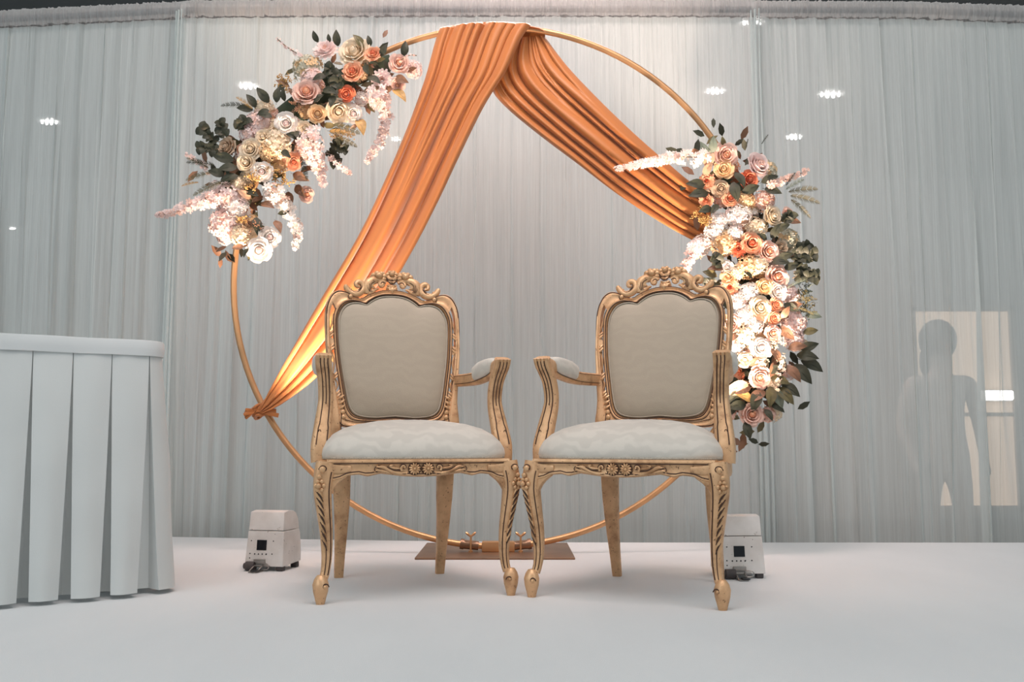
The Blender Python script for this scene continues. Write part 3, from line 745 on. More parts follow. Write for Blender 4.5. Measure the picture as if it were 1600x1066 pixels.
        # C scroll towards the shoulder
        sw(bm, [QM(1345, 420, s, .010), QM(1395, 400, s, .011), QM(1400, 345, s, .010), QM(1350, 320, s, .010), QM(1290, 355, s, .009), QM(1275, 440, s, .009), QM(1330, 520, s, .010), QM(1430, 555, s, .010), QM(1520, 520, s, .009), QM(1570, 465, s, .008), QM(1590, 425, s, .008)],
              [.003, .006, .007, .0075, .008, .009, .0095, .009, .008, .008, .007], .0085, seg=9)
        ball(bm, QM(1595, 425, s, .010), (.008, .007, .0085), 10, 7); ball(bm, QM(1500, 465, s, .010), (.0035, .004, .0035), 8, 5)
        sw(dk, [QM(1300, 420, s, .019), QM(1345, 490, s, .020), QM(1430, 520, s, .019), QM(1510, 490, s, .017)], .0009, seg=4)
        sw(dk, [QM(1330, 370, s, .019), QM(1320, 430, s, .019), QM(1370, 480, s, .019)], .0009, seg=4)
        # shoulder knob with its curl
        ball(bm, QM(1512, 607, s, .018), (.0075, .006, .0075), 10, 7)
        sw(dk, [QM(1512+(50-4*i)*math.cos(-1.2+i*.8), 607-(50-4*i)*math.sin(-1.2+i*.8), s, .019) for i in range(6)], .0009, seg=4)
        sw(bm, [QM(660, 225, s, .004), QM(700, 285, s, .010), QM(740, 305, s, .012)], [.002, .004, .0035], .004, seg=7)
        sw(bm, [QM(640, 170, s, .006), QM(690, 225, s, .012), QM(740, 245, s, .013)], [.003, .005, .004], .004, seg=7)
        sw(bm, [QM(665, 345, s, .006), QM(700, 365, s, .010), QM(740, 375, s, .012)], [.002, .0035, .003], .003, seg=7)
        sw(dk, [QM(655, 262, s, .010), QM(700, 325, s, .014), QM(740, 338, s, .015)], [.0012, .0016, .0012], seg=4)
        sw(dk, [QM(640, 222, s, .008), QM(700, 265, s, .012), QM(740, 275, s, .013)], [.003, .0022, .002], seg=4)
        sw(bm, [QM(820, 400, s, .007), QM(780, 425, s, .012), QM(800, 470, s, .012)], [.002, .005, .001], .004, seg=7)
    sw(bm, [Q(740, 385, .008), Q(740, 440, .016), Q(740, 515, .014)], [.004, .008, .001], [.004, .005, .002], seg=8)
    for dx in (-28, 0, 28): sw(dk, [Q(740+dx, 400, .018), Q(740+dx*.6, 470, .020)], .0007, seg=4, sub=0)
    # ground of the carving
    sweep(bm, [Q(400, 330, -.002), Q(560, 250, -.003), Q(740, 225, -.003), Q(920, 250, -.003), Q(1080, 330, -.002)], [.003, .008, .011, .008, .003], .006, seg=8)
    sweep(bm, [Q(640, 400, -.002), Q(740, 420, -.002), Q(840, 400, -.002)], [.010, .014, .010], .006, seg=8)
    crest = part('crest', bm, GL, root); part('groove', dk, D, crest).__setitem__('kind', 'stuff')
    # --- back cushion
    bm = bmesh.new(); rings = []
    cx0, cz0 = 0, .72
    for (sc_, of_) in ((1.0, .002), (.985, .012), (.955, .0175), (.88, .024), (.74, .030), (.55, .034), (.34, .036), (.15, .037)):
        w_ = int(26*(1-sc_)**.6); rg = []
        for i_ in range(N):
            xs_ = [loopI[(i_+k_) % N] for k_ in range(-w_, w_+1)]; x = sum(q[0] for q in xs_)/len(xs_); z = sum(q[1] for q in xs_)/len(xs_)
            rg.append(bm.verts.new(BK(x*sc_, cz0+(z-cz0)*sc_, of_)))
        rings.append(rg)
    for a, b in zip(rings, rings[1:]):
        for k in range(N): bm.faces.new((a[k], a[(k+1) % N], b[(k+1) % N], b[k]))
    bm.faces.new(rings[-1])
    back = [bm.verts.new(BK(x, z, -.012)) for x, z in loopI]
    for k in range(N): bm.faces.new((back[k], back[(k+1) % N], rings[0][(k+1) % N], rings[0][k]))
    bm.faces.new(back[::-1])
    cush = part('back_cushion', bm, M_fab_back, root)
    bm = bmesh.new(); sweep(bm, [BK(x*.965, cz0+(z-cz0)*.975, .0175) for x, z in loopI[::2]], .0022, seg=6, closed=True, sub=0)
    part('piping', bm, M_fab_back, cush)
    # --- seat cushion
    bm = bmesh.new(); K = 72
    def outline(k):
        t = 2*PI*k/K; c, s = math.cos(t), math.sin(t)
        c = math.copysign(abs(c)**.42, c); s = math.copysign(abs(s)**.42, s)
        v = (s+1)/2; hwid = lerp(.291, .212, v)
        return Vector((c*hwid, lerp(-.018, .425, v) - .008*(1-c*c)*(1 if s < 0 else 0), 0))
    ctr = Vector((0, .20, 0)); rings = []
    for (sc_, z) in ((.965, .388), (.99, .396), (1.0, .406), (.992, .421), (.950, .443), (.875, .463), (.76, .481), (.60, .494), (.38, .503), (.15, .506)):
        rg = []
        for k in range(K):
            p = outline(k); q = ctr+(p-ctr)*sc_
            wob = .0018*noise.noise(Vector((p.x*14, p.y*14, z*9)))
            rg.append(bm.verts.new((q.x, q.y, z+wob*3*(z > .44))))
        rings.append(rg)
    for a, b in zip(rings, rings[1:]):
        for k in range(K): bm.faces.new((a[k], a[(k+1) % K], b[(k+1) % K], b[k]))
    bm.faces.new(rings[-1]); bm.faces.new(rings[0][::-1])
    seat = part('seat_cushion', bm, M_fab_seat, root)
    bm = bmesh.new(); sweep(bm, [ctr+(outline(k)-ctr)*.985+Vector((0, 0, .3965)) for k in range(K)], .0035, .004, seg=6, ref=(0, 0, 1), closed=True, sub=0)
    part('braid', bm, M_braid, seat)
    # --- arms
    for s in (-1, 1):
        bm = bmesh.new()
        sp = [(s*.268, .085, .385), (s*.271, .088, .43), (s*.264, .105, .49), (s*.256, .125, .56), (s*.259, .118, .62), (s*.267, .092, .668), (s*.268, .078, .690)]
        hw = [.030, .028, .0255, .0215, .0215, .0235, .024]
        sweep(bm, sp, hw, [.022, .022, .019, .017, .018, .020, .016], seg=14, ref=(0, 1, 0), p=3.4)
        sup = part('arm_support', bm, G, root)
        bm = bmesh.new(); P = catmull(sp, 5); HW = scal(hw, len(P)); DP = scal([.022, .022, .019, .017, .018, .020, .016], len(P))
        for k in (-.45, .0, .45):
            sweep(bm, [P[i]+Vector((HW[i]*k*(1+.2*(i < 10)), 0, 0))+front(P, i)*DP[i]*.985 for i in range(5 if k else 14, len(P))], .0017, seg=5, sub=0)
        c = P[8]+Vector((s*.009, 0, -.004))+front(P, 8)*DP[8]*1.0
        sweep(bm, [c+Vector((.007*math.cos(t), 0, .018*math.sin(t))) for t in [PI+PI*i/8 for i in range(9)]], .0011, seg=5, sub=0)
        sweep(bm, [c+Vector((.0035*math.cos(t), 0, .004+.006*math.sin(t))) for t in [PI*i/6 for i in range(7)]], .0009, seg=5, sub=0)
        part('groove', bm, D, sup).__setitem__('kind', 'stuff')
        # fluted front end of the arm
        bm = bmesh.new()
        for k in (-.72, -.25, .25, .72):
            sweep(bm, [P[i]+Vector((HW[i]*k, -DP[i]*.80, 0)) for i in range(len(P)-9, len(P))], [.0045, .006, .0062], .005, seg=7, sub=0)
        part('fluting', bm, GL, sup)['kind'] = 'stuff'
        bm = bmesh.new()
        ap = [(s*.268, .080, .672), (s*.268, .13, .672), (s*.262, .20, .658), (s*.246, .30, .646), (s*.226, .40, .645), (s*.212, .465, .647)]
        sweep(bm, ap, [.023, .018, .016, .016, .015, .014], [.018, .022, .022, .022, .021, .021], seg=14, ref=(0, 0, 1), p=3.4)
        arm = part('arm_rail', bm, G, root)
        bm = bmesh.new(); A = catmull(ap, 5)
        for dz in (-.012, .014):
            sweep(bm, [A[i]+Vector((-s*.0168, 0, dz)) for i in range(7, len(A)-1)], .0010, seg=5, sub=0)
        part('groove', bm, D, arm).__setitem__('kind', 'stuff')
        bm = bmesh.new()
        sweep(bm, [(s*.268, .150, .676), (s*.267, .162, .678), (s*.262, .20, .674), (s*.254, .25, .668), (s*.246, .290, .660), (s*.244, .302, .656)], [.012, .024, .030, .030, .024, .012], [.014, .024, .028, .028, .024, .014], seg=16, ref=(0, 0, 1), p=3.4)
        part('arm_pad', bm, M_fab_seat, root)
    return root
chairL = make_chair()
chairL.location = (-.264, 2.761, 0); chairL.rotation_euler.z = .285
tag(chairL, 'left gilded carved armchair with ivory damask upholstery, in front of the orange drape', 'armchair', 'pair of gilded armchairs')
chairR = copy_tree(chairL); chairR.location = (.307, 2.700, 0); chairR.rotation_euler.z = -.40
tag(chairR, 'right gilded carved armchair with ivory damask upholstery, beside the right flower arrangement', 'armchair', 'pair of gilded armchairs')

# ------------------------------------------------------------------ skirted table
def table():
    root = empty('skirted_table', (-1.045, 2.87, 0)); O = Vector((-1.045, 2.87, 0))
    d1 = Vector((-.84, -.52, 0)).normalized(); d2 = Vector((-.52, .84, 0)).normalized()
    TH = .742; L1, L2, R0 = 1.5, .75, .05
    out1 = Vector((-d1.y, d1.x, 0)); out1 = out1 if out1.y < 0 else -out1
    out2 = Vector((d2.y, -d2.x, 0)); out2 = out2 if out2.x > 0 else -out2
    # path from far along the front edge to the corner, round it, and along the side; with outward normals
    c0 = d1*R0 + d2*R0
    def path(s):
        """s<0: front edge, s>0 side edge, arc near 0"""
        arc = R0*PI/2
        if s < -arc/2: q = d1*(R0+(-s-arc/2)); return q, out1
        if s > arc/2: q = d2*(R0+(s-arc/2)); return q, out2
        t = (s+arc/2)/arc; a = t*PI/2
        nrm = (out1*math.cos(a)+out2*math.sin(a)).normalized(); return c0+nrm*R0, nrm
    # pleats
    bm = bmesh.new(); rows = 18
    pl = .104; cols = []
    s = -L1
    edges = [-.030 - pl*k for k in range(14)][::-1] + [.075, .18, .285, .39, .495, .60, .70]
    for a, b in zip(edges, edges[1:]):
        seed = a*13.7
        g1 = .5+.5*noise.noise(Vector((seed, 1, 0))); g2 = .5+.5*noise.noise(Vector((seed, 5, 0)))
        m = 6
        for i in range(m+1): cols.append(('f', a, b, i/m, g1, g2))
        cols.append(('v', b, b, 0, g2, 0)); cols.append(('v', b, b, .5, g2, 0)); cols.append(('v', b, b, 1, g2, 0))
    V = []
    for j in range(rows+1):
        t = j/rows; row = []
        z = lerp(TH-.030, .012, t)
        for ci, c in enumerate(cols):
            flare = .055*t**1.1 + .012*math.sin(PI*t)*.4
            gap = .0015 + .030*t**1.15
            if c[0] == 'f':
                _, a, b, u, g1, g2 = c
                x = lerp(a+gap*.5*(.6+.8*g1), b-gap*.5*(.6+.8*g2), u)
                x += .012*t*(g1-g2)
                bulge = .010*math.sin(PI*u)*(.3+t) + .004*noise.noise(Vector((a*30+u*2, t*3, 0)))
                q, nm = path(x); p = q+nm*(flare+bulge+.012*t*noise.noise(Vector((a*9, t*1.5, 3))))
                zz = z - .004*t*noise.noise(Vector((a*21, 0, 0)))
            else:
                x = c[1] + (c[3]-.5)*gap*1.5
                q, nm = path(x); dep = (.006+.055*t) * (1 if c[3] == .5 else .85)
                p = q+nm*(flare-dep); zz = z
                if t > .9: zz = z + .004
            row.append(bm.verts.new((p.x, p.y, zz)))
        V.append(row)
    for a, b in zip(V, V[1:]):
        for k in range(len(a)-1): bm.faces.new((a[k], a[k+1], b[k+1], b[k]))
    part('pleated_skirt', bm, M_skirt, root)
    # top band and topper
    bm = bmesh.new(); ss = [-L1+.02*i for i in range(int((L1+.7)/.02)+1)]
    rows = []
    for (o_, z) in ((.004, TH-.046), (.010, TH-.047), (.012, TH-.030), (.011, TH-.008), (.007, TH-.001), (-.01, TH+.001), (-.05, TH+.001)):
        r = []
        for s in ss:
            q, nm = path(s); w_ = .0025*noise.noise(Vector((s*7, z*20, 2)))
            p = q+nm*(o_+w_); r.append(bm.verts.new((p.x, p.y, z+w_*.6)))
        rows.append(r)
    for a, b in zip(rows, rows[1:]):
        for k in range(len(a)-1): bm.faces.new((a[k], a[k+1], b[k+1], b[k]))
    part('skirt_band', bm, M_topper, root)
    bm = bmesh.new(); M = [d1*.02+d2*.02, d1*L1+d2*.02, d1*L1+d2*L2, d1*.02+d2*L2]
    a = [bm.verts.new((p.x, p.y, TH)) for p in M]; b = [bm.verts.new((p.x, p.y, TH-.03)) for p in M]
    bm.faces.new(a); bm.faces.new(b[::-1])
    for i in range(4): bm.faces.new((a[i], b[i], b[(i+1) % 4], a[(i+1) % 4]))
    part('tabletop', bm, M_topper, root, smoothf=False)
    for p in (d1*.12+d2*.12, d1*(L1-.12)+d2*.12, d1*(L1-.12)+d2*(L2-.12), d1*.12+d2*(L2-.12)):
        bm = bmesh.new(); cyl(bm, (p.x, p.y, 0), (p.x, p.y, TH-.03), .016); part('leg', bm, M_pipe, root)
    tag(root, 'table with a pleated white skirt standing at the left border', 'table')
table()

# ------------------------------------------------------------------ battery uplights
def chipped():
    n = NT('chipped_white_enamel'); b = n.b; v = n.coords()
    f = n.noise(v, 55, 4, 0.7); g = n.noise(v, 14, 3)
    c = n.ramp(g, [(0.3, (0.60, 0.57, 0.54)), (0.7, (0.74, 0.72, 0.70))])
    m = n.ramp(f, [(0.655, (0, 0, 0)), (0.67, (1, 1, 1))])
    mx = n.n('ShaderNodeMixRGB'); n.l(m, mx.inputs[0]); n.l(c, mx.inputs[1]); mx.inputs[2].default_value = (0.16, 0.12, 0.10, 1)
    n.l(mx.outputs[0], b.inputs['Base Color']); b.inputs['Roughness'].default_value = 0.42; return n.m
M_enamel = chipped()
M_black = plain('black_plastic', (0.012, 0.012, 0.014), 0.35)
M_screen = plain('dark_display_glass', (0.006, 0.007, 0.010), 0.12)
M_rubber = plain('grey_rubber', (0.07, 0.06, 0.06), 0.7)
M_steel = plain('worn_steel', (0.35, 0.33, 0.31), 0.35, 0.8)
def uplight():
    r = empty('uplight')
    def extr(pts, x0, x1, name, mat, par, tp=0.0):
        bm = bmesh.new()
        A = [bm.verts.new((x0*(1-tp*z), y, z)) for y, z in pts]; B = [bm.verts.new((x1*(1-tp*z), y, z)) for y, z in pts]; n = len(pts)
        bm.faces.new(A[::-1]); bm.faces.new(B)
        for i in range(n): bm.faces.new((A[i], A[(i+1) % n], B[(i+1) % n], B[i]))
        es = [e for e in bm.edges]; bmesh.ops.bevel(bm, geom=es, offset=.0018, segments=1, affect='EDGES')
        return part(name, bm, mat, par)
    body = extr([(-.062, .016), (-.050, .134), (.072, .134), (.080, .12), (.082, .06), (.080, .022)], -.072, .072, 'body', M_enamel, r, .62)
    extr([(-.049, .136), (-.043, .198), (-.01, .203), (.03, .200), (.052, .190), (.066, .170), (.072, .136)], -.0717, .0717, 'light_housing', M_enamel, r, .62)
    bm = bmesh.new(); box(bm, (-.055, -.030, -.002), (.055, .030, .003), .002, rot=Euler((-1.05, 0, 0)), loc=(0, .070, .165)); part('lens', bm, plain('led_lens', (.9, .8, .7), .3, emit=((1.0, .66, .45), 10.0)), r)
    tilt = math.atan(.012/.118)
    def yf(z): return -.062+(z-.016)*.1017
    bm = bmesh.new(); z0, z1 = .070, .104
    vs = [(-.030, yf(z0)-.0012, z0), (.006, yf(z0)-.0012, z0), (.006, yf(z1)-.0012, z1), (-.030, yf(z1)-.0012, z1)]
    f_ = [bm.verts.new(v) for v in vs]; g_ = [bm.verts.new((x, y+.003, z)) for x, y, z in vs]
    bm.faces.new(f_); bm.faces.new(g_[::-1])
    for i in range(4): bm.faces.new((f_[i], g_[i], g_[(i+1) % 4], f_[(i+1) % 4]))
    part('display', bm, M_screen, body, smoothf=False)
    for x in (-.036, -.022, -.008, .006):
        bm = bmesh.new(); ball(bm, (x, yf(.057)-.0005, .057), (.0026, .002, .0026), 8, 5); part('button', bm, M_black, body)
    for x, z in ((-.052, .101), (.030, .101), (-.054, .058), (.028, .058), (-.054, .043)):
        bm = bmesh.new(); ball(bm, (x, yf(z)-.0003, z), (.0024, .0012, .0022), 8, 5); part('screw', bm, M_black, body)
    bm = bmesh.new()
    box(bm, (-.035, -.069, .026), (.006, -.058, .040), .001)
    box(bm, (-.030, -.115, .001), (.0, -.060, .004), .001); cyl(bm, (-.03, -.066, .018), (.022, -.066, .018), .004, 8)
    for x in (-.03, .0): sweep(bm, [(x, -.066, .02), (x, -.09, .012), (x, -.11, .003)], .0022, seg=6)
    sweep(bm, [(.0, -.07, .026), (.02, -.078, .027), (.028, -.08, .018), (.02, -.078, .009), (.0, -.075, .008)], .0018, seg=6)
    part('kickstand', bm, M_steel, r)
    bm = bmesh.new(); box(bm, (-.020, -.118, .004), (.004, -.085, .009), .002); part('stand_pad', bm, M_black, r)
    bm = bmesh.new(); cyl(bm, (-.062, -.066, .017), (-.030, -.066, .017), .0155, 14); cyl(bm, (-.070, -.066, .017), (-.062, -.066, .017), .010, 12); part('knob', bm, M_rubber, r)
    for s in (-1, 1):
        for yy in (-.045, .065):
            bm = bmesh.new(); box(bm, (s*.055-.012, yy-.012, 0), (s*.055+.012, yy+.012, .020), .004); part('foot', bm, M_rubber, r)
    return r
upL = uplight(); upL.location = (-.835, 3.40, 0); upL.rotation_euler.z = -.22
tag(upL, 'chipped white floor uplight between the skirted table and the left armchair', 'uplight', 'floor uplights')
upR = copy_tree(upL); upR.location = (.745, 3.22, 0); upR.rotation_euler.z = .06
tag(upR, 'white floor uplight half hidden behind the front leg of the right armchair', 'uplight', 'floor uplights')

# ------------------------------------------------------------------ flowers
COL = dict(cream=(.90, .78, .61), white=(.92, .88, .84), blush=(.90, .66, .57), peach=(.90, .52, .34), coral=(.80, .27, .15),
           butter=(.90, .66, .40), pinkwhite=(.92, .77, .74), beige=(.62, .48, .35), palegreen=(.68, .66, .54), gold=(.60, .35, .10))
def petal_mat(name, col, tr=.35):
    n = NT('petal_'+name); b = n.b; f = n.noise(n.coords(), 6, 3)
    n.l(n.ramp(f, [(0.3, tuple(c*.88 for c in col)), (0.7, tuple(min(1, c*1.06) for c in col))]), b.inputs['Base Color'])
    b.inputs['Roughness'].default_value = .6; b.inputs['Specular IOR Level'].default_value = .25
    t = n.n('ShaderNodeBsdfTranslucent'); t.inputs[0].default_value = (*col, 1)
    mx = n.n('ShaderNodeMixShader'); mx.inputs[0].default_value = tr
    n.l(b.outputs[0], mx.inputs[1]); n.l(t.outputs[0], mx.inputs[2]); n.l(mx.outputs[0], n.out.inputs[0]); return n.m
PM = {k: petal_mat(k, v) for k, v in COL.items()}
HEART = {'cream': 'blush' if False else 'cream', 'white': 'pinkwhite', 'blush': 'peach', 'peach': 'coral', 'coral': 'coral', 'butter': 'butter', 'pinkwhite': 'blush', 'beige': 'beige', 'palegreen': 'butter', 'gold': 'gold'}
LM = {'dark': plain('leaf_dark_green', (.034, .036, .019), .6, var=.35, nscale=5), 'olive': plain('leaf_olive', (.12, .10, .040), .5, var=.3, nscale=5),
      'brown': plain('leaf_bronze', (.20, .10, .055), .5, var=.3, nscale=5), 'sage': plain('leaf_sage', (.17, .20, .15), .6, var=.2, nscale=5),
      'gold': plain('leaf_gold', (.48, .28, .09), .5, var=.3, nscale=5), 'blush': plain('leaf_dried_peach', (.62, .36, .22), .55, var=.2, nscale=5)}
M_stem = plain('stem_brown', (.16, .10, .05), .7)

def petal(bm, phi, r0, z0, L, Wd, a0, a1, nu=4, nv=4, lip=0, ruf=0, mi=0, wrap=True):
    """petal growing from radius r0; a0..a1 = lean from the axis (deg) from foot to tip"""
    rows = []; r, z = r0, z0
    for j in range(nv+1):
        v = j/nv; al = math.radians(lerp(a0, a1, v)+(lip if v > .85 else 0))
        if j: r += math.sin(al)*L/nv; z += math.cos(al)*L/nv
        wv = Wd*(math.sin(PI*(.16+.70*v)))**.7
        row = []
        for i in range(nu+1):
            u = 2*i/nu-1
            rz = r; 
            if wrap:
                ang = phi+u*wv/max(r+.22, .25); x, y = max(r, .02)*math.cos(ang), max(r, .02)*math.sin(ang)
                zz = z - .10*L*u*u*v + ruf*math.sin(u*5+phi*3)*v
            else:
                zz = z + .10*wv*u*u - .0*v + ruf*math.sin(u*5+phi*3)*v
                x = rz*math.cos(phi)-u*wv*math.sin(phi); y = rz*math.sin(phi)+u*wv*math.cos(phi)
            row.append(bm.verts.new((x, y, zz)))
        rows.append(row)
    for a, b in zip(rows, rows[1:]):
        for i in range(nu):
            f = bm.faces.new((a[i], a[i+1], b[i+1], b[i])); f.material_index = mi
def fin(name, bm, mats):
    me = bpy.data.meshes.new(name); bm.to_mesh(me); bm.free()
    for m in mats: me.materials.append(m)
    me.polygons.foreach_set('use_smooth', [True]*len(me.polygons)); return me
cache = {}
def rose_mesh(col, v):
    key = ('rose', col, v)
    if key in cache: return cache[key]
    rnd = random.Random(hash((col, v)) if False else len(cache)*7+v); bm = bmesh.new()
    for (n, r0, L, Wd, a0, a1, lip, mi) in ((3, .03, .66, .26, 2, -22, 0, 1), (4, .08, .68, .40, 5, -16, 8, 1), (5, .14, .68, .50, 12, -10, 14, 1), (6, .21, .68, .56, 20, -2, 22, 0), (6, .28, .68, .64, 32, 8, 34, 0), (6, .34, .64, .66, 46, 24, 40, 0)):
        ph = rnd.random()*6
        for k in range(n):
            petal(bm, ph+2*PI*k/n+rnd.uniform(-.2, .2), r0, .02, L*rnd.uniform(.93, 1.06), Wd, a0+rnd.uniform(-4, 4), a1+rnd.uniform(-6, 6), 4, 5, lip, .012, mi)
    bmesh.ops.create_uvsphere(bm, u_segments=10, v_segments=7, radius=1, matrix=Matrix.Translation((0, 0, .36)) @ Matrix.Diagonal((.24, .24, .30, 1)))
    for f in bm.faces[-70:]: f.material_index = 1
    for k in range(3):
        petal(bm, k*2.1+.4, .10, .34, .34, .30, 0, -38, 4, 4, 0, 0, 1)
    a = fin('rose', bm, [PM[col], PM[HEART[col]]])
    bm = bmesh.new(); petal(bm, 0, .32, 0, .70, .72, 64, 42, 5, 5, 40, .02)
    b = fin('petal', bm, [PM[col]])
    cache[key] = (a, b); return cache[key]
def mum_mesh(col):
    key = ('mum', col)
    if key in cache: return cache[key]
    rnd = random.Random(5); bm = bmesh.new()
    for (n, r0, L, Wd, a0, a1) in ((5, .02, .35, .10, 5, -10), (8, .08, .45, .12, 15, 0), (11, .14, .52, .13, 32, 18), (13, .18, .62, .14, 52, 42), (15, .22, .70, .15, 72, 62), (15, .24, .74, .15, 90, 84)):
        ph = rnd.random()*6
        for k in range(n): petal(bm, ph+2*PI*k/n+rnd.uniform(-.1, .1), r0, .05, L*rnd.uniform(.9, 1.1), Wd, a0, a1, 2, 4, 0, .02, 0 if L > .5 else 1, False)
    cache[key] = fin('chrysanthemum', bm, [PM[col], PM[HEART[col]]]); return cache[key]
def floret(bm, c, nrm, r, rnd, mi=0, n=5):
    q = nrm.to_track_quat('Z', 'Y'); spin = rnd.random()*6
    ce = bm.verts.new(c - nrm*r*.15)
    for k in range(n):
        a = spin+2*PI*k/n; w_ = 2*PI/n*.52
        pts = [(.45*math.cos(a-w_), .45*math.sin(a-w_), .06), (1.0*math.cos(a-w_*.55), 1.0*math.sin(a-w_*.55), .22+rnd.uniform(-.1, .15)), (1.08*math.cos(a), 1.08*math.sin(a), .12), (1.0*math.cos(a+w_*.55), 1.0*math.sin(a+w_*.55), .22+rnd.uniform(-.1, .15)), (.45*math.cos(a+w_), .45*math.sin(a+w_), .06)]
        vs = [bm.verts.new(c+q @ (Vector(p)*r)) for p in pts]
        f = bm.faces.new([ce]+vs[:3]); f.material_index = mi; f = bm.faces.new([ce]+vs[2:]); f.material_index = mi
    bmesh.ops.create_icosphere(bm, subdivisions=1, radius=r*.16, matrix=Matrix.Translation(c+nrm*r*.02))
def hydr_mesh(col, v):
    key = ('hyd', col, v)
    if key in cache: return cache[key]
    rnd = random.Random(11+v); bm = bmesh.new(); N = 46
    for i in range(N):
        y = 1-1.35*i/N; rad = math.sqrt(max(0, 1-y*y)); a = i*2.39996
        d = Vector((rad*math.cos(a), rad*math.sin(a), y)); R = rnd.uniform(.78, .98)
        d2 = (d+Vector([rnd.uniform(-.3, .3) for _ in range(3)])).normalized()
        floret(bm, Vector((d.x*R, d.y*R, d.z*R*.8)), d2, rnd.uniform(.20, .28), rnd, 1 if rnd.random() < .25 else 0, rnd.choice((4, 5, 5)))
    bmesh.ops.create_uvsphere(bm, u_segments=10, v_segments=6, radius=.66)
    cache[key] = fin('hydrangea', bm, [PM[col], PM[HEART[col]]]); return cache[key]
def leaf_mesh(kind, shape):
    key = ('leaf', kind, shape)
    if key in cache: return cache[key]
    bm = bmesh.new(); nv = 6; rows = []
    for j in range(nv+1):
        v = j/nv
        wv = (.26 if shape == 'long' else .42)*(math.sin(PI*min(1, v*.97+.03)**(.8 if shape == 'long' else .65)))**(.9 if shape == 'long' else .6)
        z = .10*math.sin(PI*v)-.10*v*v
        rows.append([bm.verts.new((v, u*wv, z+.10*abs(u)*wv*2+.015*math.sin(7*v+u*3))) for u in (-1, -.5, 0, .5, 1)])
    for a, b in zip(rows, rows[1:]):
        for i in range(4): bm.faces.new((a[i], a[i+1], b[i+1], b[i]))
    sweep(bm, [(-.15, 0, -.01), (0, 0, -.004), (.5, 0, .094), (.95, 0, -.02)], [.012, .014, .01, .004], seg=4, sub=1)
    cache[key] = fin('leaf', bm, [LM[kind]]); return cache[key]

